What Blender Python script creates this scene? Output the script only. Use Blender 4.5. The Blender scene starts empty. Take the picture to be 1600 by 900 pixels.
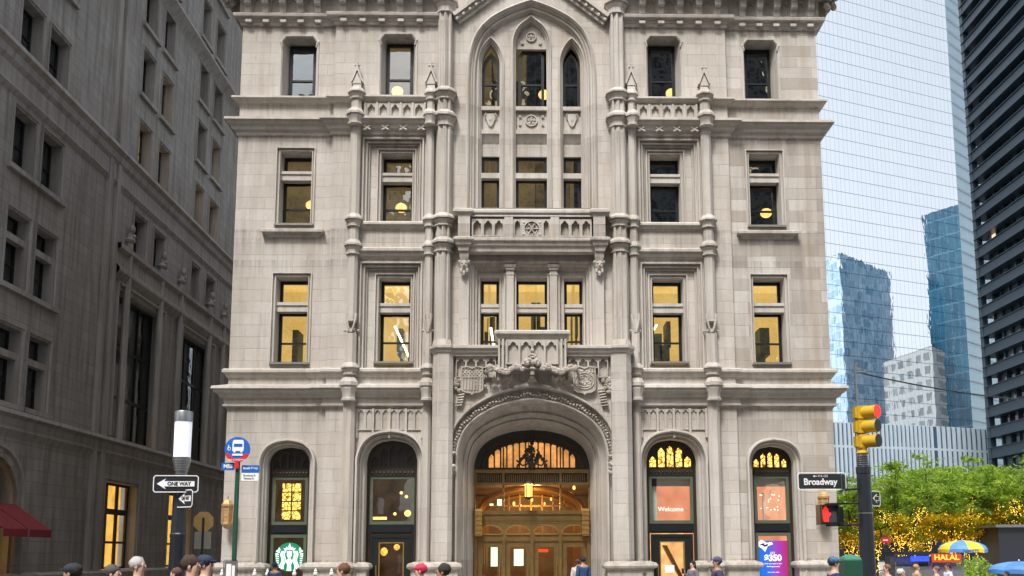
import bpy, bmesh, math, random
from math import sin, cos, pi, radians, sqrt
from mathutils import Vector, Matrix
from mathutils.geometry import tessellate_polygon
random.seed(7)
S = bpy.context.scene
COL = S.collection
# ------------------------------------------------------------------ camera
YAW, PIT, ROL, PX, PY, FL = 0.0224895, 0.1372737, -0.0041022, 851.43, 657.45, 1500.0
CAM = Vector((-0.27, -30.0, 1.6))
FW = Vector((sin(YAW)*cos(PIT), cos(YAW)*cos(PIT), sin(PIT)))
RT0 = Vector((cos(YAW), -sin(YAW), 0)); UP0 = RT0.cross(FW)
RT = RT0*cos(ROL)+UP0*sin(ROL); UP = -RT0*sin(ROL)+UP0*cos(ROL)
cd = bpy.data.cameras.new('camera'); cam = bpy.data.objects.new('camera', cd); COL.objects.link(cam)
cam.matrix_world = Matrix(((RT.x, UP.x, -FW.x, CAM.x), (RT.y, UP.y, -FW.y, CAM.y), (RT.z, UP.z, -FW.z, CAM.z), (0, 0, 0, 1)))
cd.sensor_width = 36; cd.lens = 36*FL/1600; cd.shift_x = (800-PX)/1600; cd.shift_y = (PY-450)/1600
cd.clip_end = 3000; cd.clip_start = 0.1
S.camera = cam
def ray(px, py): return FW + RT*((px-PX)/FL) - UP*((py-PY)/FL)
def at(px, py, Y):                      # pixel -> point on the plane y=Y
    d = ray(px, py); return CAM + d*((Y-CAM.y)/d.y)
def atx(px, py, X):
    d = ray(px, py); return CAM + d*((X-CAM.x)/d.x)
# ------------------------------------------------------------------ light
SUN_EL, SUN_AZ = radians(56), radians(200)      # azimuth clockwise from +y
w = bpy.data.worlds.new("World"); S.world = w; w.use_nodes = True
nt = w.node_tree; bg = nt.nodes['Background']; sky = nt.nodes.new('ShaderNodeTexSky')
sky.sky_type = 'NISHITA'; sky.sun_disc = False; sky.sun_elevation = SUN_EL; sky.sun_rotation = SUN_AZ
sky.air_density = 1.0; sky.dust_density = 4.0; sky.ozone_density = 1.0
hs = nt.nodes.new('ShaderNodeHueSaturation'); hs.inputs['Saturation'].default_value = 0.34
nt.links.new(sky.outputs[0], hs.inputs['Color']); nt.links.new(hs.outputs[0], bg.inputs[0]); bg.inputs[1].default_value = 0.108
sl = bpy.data.lights.new('sun', 'SUN'); sl.energy = 1.5; sl.angle = radians(10); sl.color = (1, .97, .93)
so = bpy.data.objects.new('sun', sl); COL.objects.link(so)
sd = Vector((sin(SUN_AZ)*cos(SUN_EL), cos(SUN_AZ)*cos(SUN_EL), sin(SUN_EL)))
so.rotation_euler = (-sd).to_track_quat('-Z', 'Y').to_euler()
S.view_settings.view_transform = 'Standard'; S.view_settings.look = 'None'
S.view_settings.exposure = 1.28; S.view_settings.gamma = 1
# ------------------------------------------------------------------ helpers
def tag(o, label=None, cat=None, group=None, kind=None):
    if label: o['label'] = label
    if cat: o['category'] = cat
    if group: o['group'] = group
    if kind: o['kind'] = kind
    return o
def empty(name, loc=(0, 0, 0), label=None, cat=None, group=None):
    o = bpy.data.objects.new(name, None); o.location = loc; o.empty_display_size = .3; COL.objects.link(o)
    return tag(o, label, cat, group)
def wloc(o):
    v = Vector((0, 0, 0))
    while o: v = v + o.location; o = o.parent
    return v
class MB:
    def __init__(s): s.v = []; s.f = []
    def add(s, vs, fs):
        n = len(s.v); s.v += [tuple(q) for q in vs]; s.f += [tuple(i+n for i in f) for f in fs]
    def box(s, x0, x1, y0, y1, z0, z1):
        s.add([(x0,y0,z0),(x1,y0,z0),(x1,y1,z0),(x0,y1,z0),(x0,y0,z1),(x1,y0,z1),(x1,y1,z1),(x0,y1,z1)],
              [(0,3,2,1),(4,5,6,7),(0,1,5,4),(1,2,6,5),(2,3,7,6),(3,0,4,7)])
    def plate(s, outer, holes, y0, y1, back=False):      # xz polygon with holes, front at y0, edges run to y1
        loops = [outer]+list(holes)
        tr = tessellate_polygon([[Vector((p[0], p[1], 0)) for p in l] for l in loops])
        pts = [p for l in loops for p in l]
        s.add([(p[0], y0, p[1]) for p in pts], tr)
        if back: s.add([(p[0], y1, p[1]) for p in pts], tr)
        if y1 != y0:
            for l in loops:
                n = len(l)
                s.add([(p[0], y0, p[1]) for p in l]+[(p[0], y1, p[1]) for p in l], [(i, (i+1) % n, n+(i+1) % n, n+i) for i in range(n)])
    def sweep(s, path, prof, closed=False):              # path in xz, prof (offset to the left, y)
        off = [offs(path, o, closed) for o, y in prof]
        n = len(path); m = len(prof)
        vs = [(off[j][i][0], prof[j][1], off[j][i][1]) for j in range(m) for i in range(n)]
        fs = []
        for j in range(m-1):
            for i in range(n if closed else n-1):
                k = (i+1) % n; fs.append((j*n+i, j*n+k, (j+1)*n+k, (j+1)*n+i))
        s.add(vs, fs)
    def belt(s, path, prof):                             # path in plan xy (left to right), prof (offset out, z)
        p2 = [(a, b) for a, b in path]
        off = [offs(p2, -o) for o, z in prof]
        n = len(path); m = len(prof)
        vs = [(off[j][i][0], off[j][i][1], prof[j][1]) for j in range(m) for i in range(n)]
        fs = [(j*n+i, j*n+i+1, (j+1)*n+i+1, (j+1)*n+i) for j in range(m-1) for i in range(n-1)]
        fs.append(tuple(j*n for j in range(m))); fs.append(tuple(j*n+n-1 for j in range(m)))
        s.add(vs, fs)
    def stack(s, sec, cx, cy, lev):                      # section scaled along z
        n = len(sec); vs = []
        for z, k in lev: vs += [(cx+a*k, cy+b*k, z) for a, b in sec]
        fs = [(j*n+i, j*n+(i+1) % n, (j+1)*n+(i+1) % n, (j+1)*n+i) for j in range(len(lev)-1) for i in range(n)]
        fs += [tuple(range(n-1, -1, -1)), tuple((len(lev)-1)*n+i for i in range(n))]
        s.add(vs, fs)
    def tube(s, pts, r, n=8, r1=None):
        pts = [Vector(p) for p in pts]; m = len(pts); r1 = r if r1 is None else r1
        vs = []; ref = None
        for i, p in enumerate(pts):
            d = (pts[min(i+1, m-1)]-pts[max(i-1, 0)]).normalized()
            a = d.orthogonal().normalized() if ref is None else (ref-d*ref.dot(d)).normalized()
            ref = a; b = d.cross(a); rr = r+(r1-r)*i/max(1, m-1)
            vs += [p+a*(rr*cos(2*pi*k/n))+b*(rr*sin(2*pi*k/n)) for k in range(n)]
        fs = [(i*n+k, i*n+(k+1) % n, (i+1)*n+(k+1) % n, (i+1)*n+k) for i in range(m-1) for k in range(n)]
        fs += [tuple(range(n-1, -1, -1)), tuple((m-1)*n+k for k in range(n))]
        s.add(vs, fs)
    def ball(s, c, rx, ry=None, rz=None, n=8, m=5):
        ry = ry or rx; rz = rz or rx; vs = [(c[0], c[1], c[2]-rz)]
        for j in range(1, m):
            t = -pi/2+pi*j/m
            vs += [(c[0]+rx*cos(t)*cos(2*pi*i/n), c[1]+ry*cos(t)*sin(2*pi*i/n), c[2]+rz*sin(t)) for i in range(n)]
        vs.append((c[0], c[1], c[2]+rz)); L = len(vs)-1
        fs = [(0, 1+(i+1) % n, 1+i) for i in range(n)]+[(L, L-n+i, L-n+(i+1) % n) for i in range(n)]
        fs += [(1+j*n+i, 1+j*n+(i+1) % n, 1+(j+1)*n+(i+1) % n, 1+(j+1)*n+i) for j in range(m-2) for i in range(n)]
        s.add(vs, fs)
    def mirror(s, start=0):
        n = len(s.v); f0 = list(s.f); v0 = list(s.v)
        s.v += [(-a, b, c) for a, b, c in v0]; s.f += [tuple(n+i for i in reversed(f)) for f in f0]
        return s
    def merge(s, o, fn=None): s.add([fn(v) for v in o.v] if fn else o.v, o.f); return s
    def map(s, fn): s.v = [tuple(fn(v)) for v in s.v]; return s
    def build(s, name, mat, parent=None, smooth=True, label=None):
        me = bpy.data.meshes.new(name)
        o3 = wloc(parent) if parent else Vector((0, 0, 0))
        me.from_pydata([(a-o3.x, b-o3.y, c-o3.z) for a, b, c in s.v], [], s.f)
        bm = bmesh.new(); bm.from_mesh(me)
        bmesh.ops.remove_doubles(bm, verts=bm.verts, dist=0.0004)
        bmesh.ops.recalc_face_normals(bm, faces=bm.faces); bm.to_mesh(me); bm.free()
        if smooth:
            me.polygons.foreach_set('use_smooth', [True]*len(me.polygons)); me.set_sharp_from_angle(angle=radians(24))
        me.materials.append(mat)
        o = bpy.data.objects.new(name, me); COL.objects.link(o)
        if parent: o.parent = parent
        if label: o['label'] = label
        return o
def parts(mb, name, mat, parent, gap=.03, smooth=True):   # one object per group of pieces that touch each other
    n = len(mb.v); pr = list(range(n))
    def fd(a):
        while pr[a] != a: pr[a] = pr[pr[a]]; a = pr[a]
        return a
    for f in mb.f:
        r = fd(f[0])
        for i in f[1:]: pr[fd(i)] = r
    isl = {}
    for i in range(n): isl.setdefault(fd(i), []).append(i)
    keys = list(isl); bb = []
    for k in keys:
        ps = [mb.v[i] for i in isl[k]]
        bb.append([min(p[c] for p in ps)-gap for c in range(3)]+[max(p[c] for p in ps)+gap for c in range(3)])
    g = list(range(len(keys)))
    def fg(a):
        while g[a] != a: g[a] = g[g[a]]; a = g[a]
        return a
    order = sorted(range(len(keys)), key=lambda i: bb[i][0])
    for q, i in enumerate(order):
        for j in order[q+1:]:
            if bb[j][0] > bb[i][3]: break
            if fg(i) != fg(j) and all(bb[i][c] <= bb[j][c+3] and bb[j][c] <= bb[i][c+3] for c in (1, 2)): g[fg(j)] = fg(i)
    root = {fd(i): None for i in keys}; grp = {k: fg(i) for i, k in enumerate(keys)}
    sub = {}
    for f in mb.f: sub.setdefault(grp[fd(f[0])], []).append(f)
    for k, fs in sub.items():
        m_ = MB(); idx = {}
        for f in fs:
            for i in f:
                if i not in idx: idx[i] = len(m_.v); m_.v.append(mb.v[i])
            m_.f.append(tuple(idx[i] for i in f))
        m_.build(name, mat, parent, smooth)
def offs(path, o, closed=False):
    n = len(path); r = []
    def nrm(a, b):
        dx, dy = b[0]-a[0], b[1]-a[1]; L = math.hypot(dx, dy) or 1e-9; return (-dy/L, dx/L)
    for i in range(n):
        a = nrm(path[i-1], path[i]) if (i > 0 or closed) else None
        b = nrm(path[i], path[(i+1) % n]) if (i < n-1 or closed) else None
        a = a or b; b = b or a
        mx, my = a[0]+b[0], a[1]+b[1]; k = 2/max(.35, (mx*mx+my*my))
        r.append((path[i][0]+mx*k*o, path[i][1]+my*k*o))
    return r
def spline(pts, k=5):
    r = []; n = len(pts)
    for i in range(n-1):
        p0, p1, p2, p3 = pts[max(i-1, 0)], pts[i], pts[i+1], pts[min(i+2, n-1)]
        for j in range(k):
            t = j/k
            r.append(tuple(.5*((2*p1[c])+(-p0[c]+p2[c])*t+(2*p0[c]-5*p1[c]+4*p2[c]-p3[c])*t*t+(-p0[c]+3*p1[c]-3*p2[c]+p3[c])*t**3) for c in (0, 1)))
    r.append(pts[-1]); return r
def arch(cx, zb, half, k=4):            # half: right-hand points from springing to apex; returns left bottom -> apex -> right bottom
    h = spline(half, k)
    L = [(cx-a, b) for a, b in h]; Rr = [(cx+a, b) for a, b in reversed(h[:-1])]
    return [(cx-half[0][0], zb)]+L+Rr+[(cx+half[0][0], zb)]
def rectp(x0, x1, z0, z1): return [(x0, z0), (x0, z1), (x1, z1), (x1, z0)]
def lancet(x0, x1, z0, z1, cusp=True):  # small pointed opening
    c = (x0+x1)/2; h = (x1-x0)/2; s_ = z1-h*1.25
    p = [(x0, z0), (x0, s_), (x0+h*.12, s_+h*.45)]
    if cusp: p += [(x0+h*.45, s_+h*.45)]
    p += [(x0+h*.5, s_+h*.8), (c, z1)]
    return p+[(2*c-a, b) for a, b in reversed(p[:-1])]
def ngon(n, r, ph=0, r2=None): return [((r if i % 2 == 0 or r2 is None else r2)*cos(ph+2*pi*i/n), (r if i % 2 == 0 or r2 is None else r2)*sin(ph+2*pi*i/n)) for i in range(n)]
# ------------------------------------------------------------------ materials
def newmat(name):
    m = bpy.data.materials.new(name); m.use_nodes = True; t = m.node_tree
    return m, t, t.nodes['Principled BSDF'], t.nodes, t.links
def math_(N, Lk, op, a, b=None, c=None):
    n = N.new('ShaderNodeMath'); n.operation = op
    for i, q in enumerate((a, b, c)):
        if q is None: continue
        if isinstance(q, (int, float)): n.inputs[i].default_value = q
        else: Lk.new(q, n.inputs[i])
    return n.outputs[0]
def mixc(N, Lk, f, a, b, mode='MIX'):
    n = N.new('ShaderNodeMix'); n.data_type = 'RGBA'; n.blend_type = mode
    for s_, q in ((0, f), (6, a), (7, b)):
        if isinstance(q, (int, float)): n.inputs[s_].default_value = q
        elif isinstance(q, tuple): n.inputs[s_].default_value = (q+(1,))[:4]
        else: Lk.new(q, n.inputs[s_])
    return n.outputs[2]
def noise(N, Lk, vec, scale, detail=3, rough=.55):
    n = N.new('ShaderNodeTexNoise'); n.inputs['Scale'].default_value = scale; n.inputs['Detail'].default_value = detail; n.inputs['Roughness'].default_value = rough
    if vec is not None: Lk.new(vec, n.inputs['Vector'])
    return n.outputs[0]
def ramp(N, Lk, f, a, b):
    n = N.new('ShaderNodeMapRange'); n.inputs[1].default_value = a; n.inputs[2].default_value = b; Lk.new(f, n.inputs[0]); return n.outputs[0]
def simple(name, col, rough=.6, metal=0, var=.12, scale=6, bump=0, spec=.5, coat=0):
    m, t, P, N, Lk = newmat(name)
    g = N.new('ShaderNodeNewGeometry').outputs['Position']
    f = noise(N, Lk, g, scale, 4)
    c = mixc(N, Lk, f, tuple(x*(1-var) for x in col), tuple(min(1, x*(1+var)) for x in col))
    Lk.new(c, P.inputs['Base Color']); P.inputs['Roughness'].default_value = rough; P.inputs['Metallic'].default_value = metal
    P.inputs['Specular IOR Level'].default_value = spec; P.inputs['Coat Weight'].default_value = coat
    if bump:
        b = N.new('ShaderNodeBump'); b.inputs['Strength'].default_value = bump; b.inputs['Distance'].default_value = .02
        Lk.new(noise(N, Lk, g, scale*5, 5), b.inputs['Height']); Lk.new(b.outputs[0], P.inputs['Normal'])
    return m
def stone(name, c1, c2, bw=.95, bh=.38, joint=.012, patch=.35, grime=.35, jcol=.28):
    m, t, P, N, Lk = newmat(name)
    pos = N.new('ShaderNodeNewGeometry').outputs['Position']
    sp = N.new('ShaderNodeSeparateXYZ'); Lk.new(pos, sp.inputs[0])
    cb = N.new('ShaderNodeCombineXYZ'); Lk.new(math_(N, Lk, 'ADD', sp.outputs[0], sp.outputs[1]), cb.inputs[0]); Lk.new(sp.outputs[2], cb.inputs[1])
    b = N.new('ShaderNodeTexBrick'); Lk.new(cb.outputs[0], b.inputs['Vector'])
    b.inputs['Scale'].default_value = 1; b.inputs['Brick Width'].default_value = bw; b.inputs['Row Height'].default_value = bh
    b.inputs['Mortar Size'].default_value = joint; b.inputs['Mortar Smooth'].default_value = .4; b.inputs['Bias'].default_value = -.1
    b.inputs['Color1'].default_value = (0, 0, 0, 1); b.inputs['Color2'].default_value = (1, 1, 1, 1); b.inputs['Mortar'].default_value = (.5, .5, .5, 1)
    b.offset = .5; b.squash = 1
    blk = b.outputs['Color']
    base = mixc(N, Lk, .5, c1, c2)
    col = mixc(N, Lk, math_(N, Lk, 'MULTIPLY', ramp(N, Lk, blk, 0, 1), 1.0), mixc(N, Lk, patch, base, c1), mixc(N, Lk, patch, base, c2))
    # large weathering, vertical streaks, fine grain
    big = noise(N, Lk, pos, .45, 4)
    mp = N.new('ShaderNodeMapping'); mp.inputs['Scale'].default_value = (2.6, 2.6, .22); Lk.new(pos, mp.inputs[0])
    st = noise(N, Lk, mp.outputs[0], 1.3, 6, .62)
    fine = noise(N, Lk, pos, 14, 6, .7)
    g = math_(N, Lk, 'MULTIPLY', ramp(N, Lk, st, .46, .64), grime)
    col = mixc(N, Lk, g, col, (c1[0]*.5, c1[1]*.46, c1[2]*.42))
    g2 = math_(N, Lk, 'MULTIPLY', ramp(N, Lk, big, .42, .62), .32)
    col = mixc(N, Lk, g2, col, (c1[0]*.72, c1[1]*.68, c1[2]*.62))
    col = mixc(N, Lk, ramp(N, Lk, fine, .25, .8), mixc(N, Lk, 1., col, (.86, .86, .86), 'MULTIPLY'), col)
    if name.startswith('lime'):          # contact shade below each projecting ledge, painted in as soot runs
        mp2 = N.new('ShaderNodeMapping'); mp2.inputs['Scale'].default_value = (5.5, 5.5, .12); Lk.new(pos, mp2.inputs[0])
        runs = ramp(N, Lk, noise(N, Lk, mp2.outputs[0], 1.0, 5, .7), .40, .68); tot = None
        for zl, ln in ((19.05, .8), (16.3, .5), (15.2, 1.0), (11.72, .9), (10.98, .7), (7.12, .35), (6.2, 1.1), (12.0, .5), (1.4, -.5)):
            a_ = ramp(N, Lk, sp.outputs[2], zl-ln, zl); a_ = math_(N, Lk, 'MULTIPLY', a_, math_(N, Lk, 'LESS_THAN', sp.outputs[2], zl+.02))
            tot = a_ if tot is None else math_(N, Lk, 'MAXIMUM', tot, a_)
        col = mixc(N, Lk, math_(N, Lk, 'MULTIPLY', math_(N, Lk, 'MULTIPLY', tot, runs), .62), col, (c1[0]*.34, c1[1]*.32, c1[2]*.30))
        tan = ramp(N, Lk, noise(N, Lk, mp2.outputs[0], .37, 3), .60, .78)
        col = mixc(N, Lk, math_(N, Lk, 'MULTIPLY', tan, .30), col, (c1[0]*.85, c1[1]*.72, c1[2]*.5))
    fac = math_(N, Lk, 'MULTIPLY', b.outputs['Fac'], jcol)
    col = mixc(N, Lk, fac, col, (c1[0]*.45, c1[1]*.42, c1[2]*.4))
    Lk.new(col, P.inputs['Base Color']); P.inputs['Roughness'].default_value = .85; P.inputs['Specular IOR Level'].default_value = .25
    h = math_(N, Lk, 'SUBTRACT', math_(N, Lk, 'MULTIPLY', fine, .5), b.outputs['Fac'])
    bp = N.new('ShaderNodeBump'); bp.inputs['Strength'].default_value = .5; bp.inputs['Distance'].default_value = .02
    Lk.new(h, bp.inputs['Height']); Lk.new(bp.outputs[0], P.inputs['Normal'])
    return m
def emis(name, col, st, var=0.0, scale=1.5, base=None):
    m, t, P, N, Lk = newmat(name)
    P.inputs['Base Color'].default_value = ((base or tuple(c*.6 for c in col))+(1,))[:4]; P.inputs['Roughness'].default_value = .7
    P.inputs['Emission Strength'].default_value = st
    if var:
        g = N.new('ShaderNodeNewGeometry').outputs['Position']
        Lk.new(mixc(N, Lk, ramp(N, Lk, noise(N, Lk, g, scale, 3), .3, .7), tuple(c*(1-var) for c in col), col), P.inputs['Emission Color'])
    else: P.inputs['Emission Color'].default_value = col+(1,)
    m.cycles.emission_sampling = 'NONE'
    return m
def glass(name, refl=.10, tint=(1, 1, 1), wav=.25, wscale=1.1):
    m, t, P, N, Lk = newmat(name); N.remove(P)
    out = N['Material Output']; tr = N.new('ShaderNodeBsdfTransparent'); tr.inputs[0].default_value = tint+(1,)
    gl = N.new('ShaderNodeBsdfGlossy'); gl.inputs['Roughness'].default_value = .015; gl.inputs[0].default_value = (.9, .97, 1, 1)
    lw = N.new('ShaderNodeFresnel'); lw.inputs[0].default_value = 1.5
    f = math_(N, Lk, 'MINIMUM', math_(N, Lk, 'ADD', lw.outputs[0], refl), 1.0)
    g = N.new('ShaderNodeNewGeometry').outputs['Position']
    b = N.new('ShaderNodeBump'); b.inputs['Strength'].default_value = wav; b.inputs['Distance'].default_value = .05
    Lk.new(noise(N, Lk, g, wscale, 2), b.inputs['Height']); Lk.new(b.outputs[0], gl.inputs['Normal'])
    mx = N.new('ShaderNodeMixShader'); Lk.new(f, mx.inputs[0]); Lk.new(tr.outputs[0], mx.inputs[1]); Lk.new(gl.outputs[0], mx.inputs[2])
    Lk.new(mx.outputs[0], out.inputs[0]); return m
LIME1, LIME2 = (.475, .432, .385), (.64, .60, .548)
M = {}
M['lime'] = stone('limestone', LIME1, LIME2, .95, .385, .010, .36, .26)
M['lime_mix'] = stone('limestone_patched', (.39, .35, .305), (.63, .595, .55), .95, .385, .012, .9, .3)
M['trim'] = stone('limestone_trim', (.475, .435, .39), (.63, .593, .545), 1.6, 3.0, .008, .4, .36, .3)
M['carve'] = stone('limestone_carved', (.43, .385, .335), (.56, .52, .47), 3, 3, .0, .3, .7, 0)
M['black'] = simple('black_bronze_frame', (.016, .018, .022), .35, .3)
M['dkbronze'] = simple('dark_bronze', (.05, .042, .032), .4, .5)
M['green'] = simple('green_bronze_frame', (.10, .125, .085), .5, .3, .25, 4)
M['bronze'] = simple('golden_bronze', (.27, .17, .065), .38, .75, .35, 5, .2)
M['gold'] = simple('bright_brass', (.50, .30, .10), .35, .8, .3, 7)
M['glass'] = glass('window_glass', .12, (.95, .96, .92), .28, 1.4)
M['shopglass'] = glass('shop_glass', .05, (.95, 1, .97), .12)
M['doorglass'] = glass('door_glass', .04, (1, .95, .85), .1)
def litmat():
    m, t, P, N, Lk = newmat('lit_office'); g = N.new('ShaderNodeNewGeometry'); s_ = N.new('ShaderNodeSeparateXYZ'); Lk.new(g.outputs['Normal'], s_.inputs[0])
    up = math_(N, Lk, 'ABSOLUTE', s_.outputs[2]); sd_ = math_(N, Lk, 'ABSOLUTE', s_.outputs[0])
    st = math_(N, Lk, 'SUBTRACT', math_(N, Lk, 'ADD', math_(N, Lk, 'MULTIPLY', up, .08), .36), math_(N, Lk, 'MULTIPLY', sd_, .12))  # room light painted as glow: ceilings brighter, side walls dimmer
    f = noise(N, Lk, g.outputs['Position'], .8, 3)
    Lk.new(mixc(N, Lk, ramp(N, Lk, f, .3, .7), (.78, .46, .11), (1, .66, .20)), P.inputs['Emission Color']); Lk.new(st, P.inputs['Emission Strength'])
    P.inputs['Base Color'].default_value = (.05, .04, .03, 1); m.cycles.emission_sampling = 'NONE'; return m
M['lit'] = litmat()
M['cab'] = simple('office_cabinet', (.07, .10, .08), .6, 0, .3)
M['litdim'] = emis('dim_office', (.42, .28, .10), .16, .6, .8, (.1, .08, .05))
M['dark'] = simple('dark_interior', (.045, .042, .04), .9, 0, .5, 1)
M['tube'] = emis('tube_light', (1, .93, .7), 2.6)
M['globe'] = emis('globe_lamp', (1, .58, .17), 1.0, .4, 7)
M['amber'] = emis('amber_glass', (1, .52, .08), .95, .8, 7)
M['white'] = simple('white_paint', (.8, .8, .78), .5)
M['signblack'] = simple('sign_black', (.012, .013, .016), .4)
M['steel'] = simple('grey_steel', (.32, .33, .34), .35, .8, .2, 8)
M['pole'] = simple('black_painted_pole', (.018, .022, .03), .35, 0, .3, 9, .1, .6)

# ================================================================== LIMESTONE OFFICE BUILDING
B = empty('office_building', (0, 0, 0), 'pale limestone office building with gothic arched entrance and tall pointed central window', 'building')
W, WB = .11, 6.5        # wing wall plane and start of wing
XE = 9.6
RB = 46                 # building depth
WTOP = 10.5; 
wing_cx, bay_cx = 7.70, 4.42
lim = MB(); mould = MB()
archW = [(.66, 4.25), (.655, 4.5), (.56, 4.74), (.35, 4.9), (0, 4.965)]
archI = [(.80, 4.3), (.795, 4.55), (.68, 4.88), (.42, 5.09), (0, 5.17)]
def wa(cx): return arch(cx, -.02, archW)
def ia(cx): return arch(cx, -.02, archI)
WP = [(.24, 0), (.24, -.07), (.22, -.14), (.17, -.15), (.14, -.10), (.14, .04), (.10, .03), (.07, .05), (.05, .16), (.02, .15), (0, .19), (0, .55)]
IP = [(.30, 0), (.30, -.09), (.28, -.18), (.22, -.19), (.19, -.12), (.19, .03), (.15, .01), (.12, .05), (.10, .16), (.04, .18), (.03, .14), (0, .22), (0, .55)]
def shiftp(pr, dy): return [(o, y+dy) for o, y in pr]
# wall strips (left half, mirrored)
RECT = [(.14, 0), (.14, -.05), (.105, -.06), (.09, .03), (.06, .035), (.05, -.005), (.015, .0), (0, .07), (0, .66)]
def win_hole(cx, z0, z1, hw): return rectp(cx-hw, cx+hw, z0, z1)
CH = .17
def cham(cx, z0, z1, hw, c=CH): return [(cx-hw, z0), (cx-hw, z1-c), (cx-hw+c*.75, z1), (cx+hw-c*.75, z1), (cx+hw, z1-c), (cx+hw, z0)]
ZT0, ZT1 = 16.5, 18.66
Z20, Z21 = 12.15, 14.67
Z30, Z31 = 7.58, 10.44
cxw, cxb = -wing_cx, -bay_cx
wing = MB()
wing.plate(rectp(-XE, -WB, -.5, 22), [list(reversed(offs(wa(cxw+.04), .24))), offs(rectp(cxw, cxw, 0, 0), 0) and win_hole(cxw, Z20, Z21+.14, .64+.0), win_hole(cxw, Z30, Z31+.14, .64), cham(cxw, ZT0, ZT1, .56)], W, W)
wing.add([(-XE, W, -.5), (-XE, RB, -.5), (-XE, RB, 22), (-XE, W, 22)], [(0, 1, 2, 3)])
wing.add([(-WB, W, -.5), (-WB, 0, -.5), (-WB, 0, 22), (-WB, W, 22)], [(0, 1, 2, 3)])
rw = MB().merge(wing, lambda v: (-v[0], v[1], v[2]))
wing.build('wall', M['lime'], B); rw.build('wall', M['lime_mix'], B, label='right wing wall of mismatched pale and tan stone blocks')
bay = MB()
PX0, PX1 = -5.52, -3.50    # recessed panels round the bay windows
bay.plate(rectp(-WB, -2.95, -.5, 22), [list(reversed(offs(ia(cxb), .30))), rectp(PX0, PX1, 12.02, 15.12), rectp(PX0, PX1, 7.42, 10.92), cham(cxb, ZT0, ZT1+.05, .56)], 0, 0)
PP = [(0, 0), (-.01, -.06), (-.06, -.06), (-.07, .05), (-.10, .07), (-.12, .02), (-.16, .03), (-.17, .14), (-.20, .15), (-.21, .11), (-.23, .12), (-.23, .2)]
for z0, z1, a, b in ((12.02, 15.12, Z20+.05, Z21), (7.42, 10.92, Z30, Z31)):
    mould.sweep(rectp(PX0, PX1, z0, z1), PP)
    bay.plate([(p[0], p[1]) for p in offs(rectp(PX0, PX1, z0, z1), -.23)][0:1]+offs(rectp(PX0, PX1, z0, z1), -.23)[1:3]+[offs(rectp(PX0, PX1, z0, z1), -.23)[3]], [win_hole(cxb, a, b+.14, .64)], .2, .2)
    mould.sweep(rectp(cxb-.5, cxb+.5, a, b), shiftp(RECT, .2))
for a, b in ((Z20, Z21), (Z30, Z31)): mould.sweep(rectp(cxw-.5, cxw+.5, a, b), shiftp(RECT, W))
# top windows, splayed reveals with little carved corner stops
for cx, y0, zt in ((cxw, W, ZT1), (cxb, 0, ZT1+.05)):
    o1, o2 = cham(cx, ZT0, zt, .56), cham(cx, ZT0, zt-.02, .44, .02)
    n = len(o1); mould.add([(p[0], y0, p[1]) for p in o1]+[(p[0], y0+.6, p[1]) for p in o2], [(i, i+1, n+i+1, n+i) for i in range(n-1)])
    mould.sweep(o1, [(.09, y0), (.08, y0-.035), (.03, y0-.035), (0, y0+.01)])
    for sx in (-1, 1):
        for k in range(3): mould.ball((cx+sx*(.60-.02*k), y0-.03, zt-.20-.07*k), .055-.01*k, .05, .05, 6, 4)
mould.sweep(wa(cxw+.04), shiftp(WP, W)); mould.sweep(ia(cxb), IP)
# label mould stops
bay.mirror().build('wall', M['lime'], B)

# ---- central bay wall
c = MB()
bigH = [(2.12, 16.9), (2.10, 17.7), (2.0, 18.35), (1.78, 18.88), (1.42, 19.3), (.95, 19.61), (.48, 19.83), (0, 20.0)]
big = arch(0, 12.62, bigH, 4)
F3 = rectp(-1.98, 1.98, 7.9, 10.93)
c.plate(rectp(-2.95, 2.95, -.5, 22), [list(reversed(big)), F3, list(reversed(arch(0, -.02, [(2.3, 4.3), (2.2, 5.2), (1.5, 6.0), (0, 6.3)])))], 0, 0)
mould.mirror()
BP = [(0, 0), (.03, -.05), (-.03, -.09), (-.08, -.04), (-.10, .04), (-.15, .06), (-.17, .12), (-.20, .08), (-.24, .10), (-.26, .20), (-.31, .22), (-.32, .26)]
mould.sweep(big, BP)
inner = offs(big, -.32)
midL = arch(0, 12.62, [(.60, 18.2), (.575, 18.75), (.42, 19.15), (.2, 19.36), (0, 19.52)], 3)
def sideL(cx): return arch(cx, 12.62, [(.38, 17.75), (.36, 18.1), (.25, 18.42), (.1, 18.64), (0, 18.74)], 3)
cl = MB()
cl.plate(inner, [list(reversed(midL)), list(reversed(sideL(-1.36))), list(reversed(sideL(1.36)))], .26, .26)
LP = [(.0, .26), (.075, .26), (.065, .20), (.02, .19), (0, .26), (-.03, .28), (-.05, .36), (-.08, .38), (-.085, .66)]
for p in (midL, sideL(-1.36), sideL(1.36)): mould.sweep(p, LP)
cl.build('wall', M['lime'], B)
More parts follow.
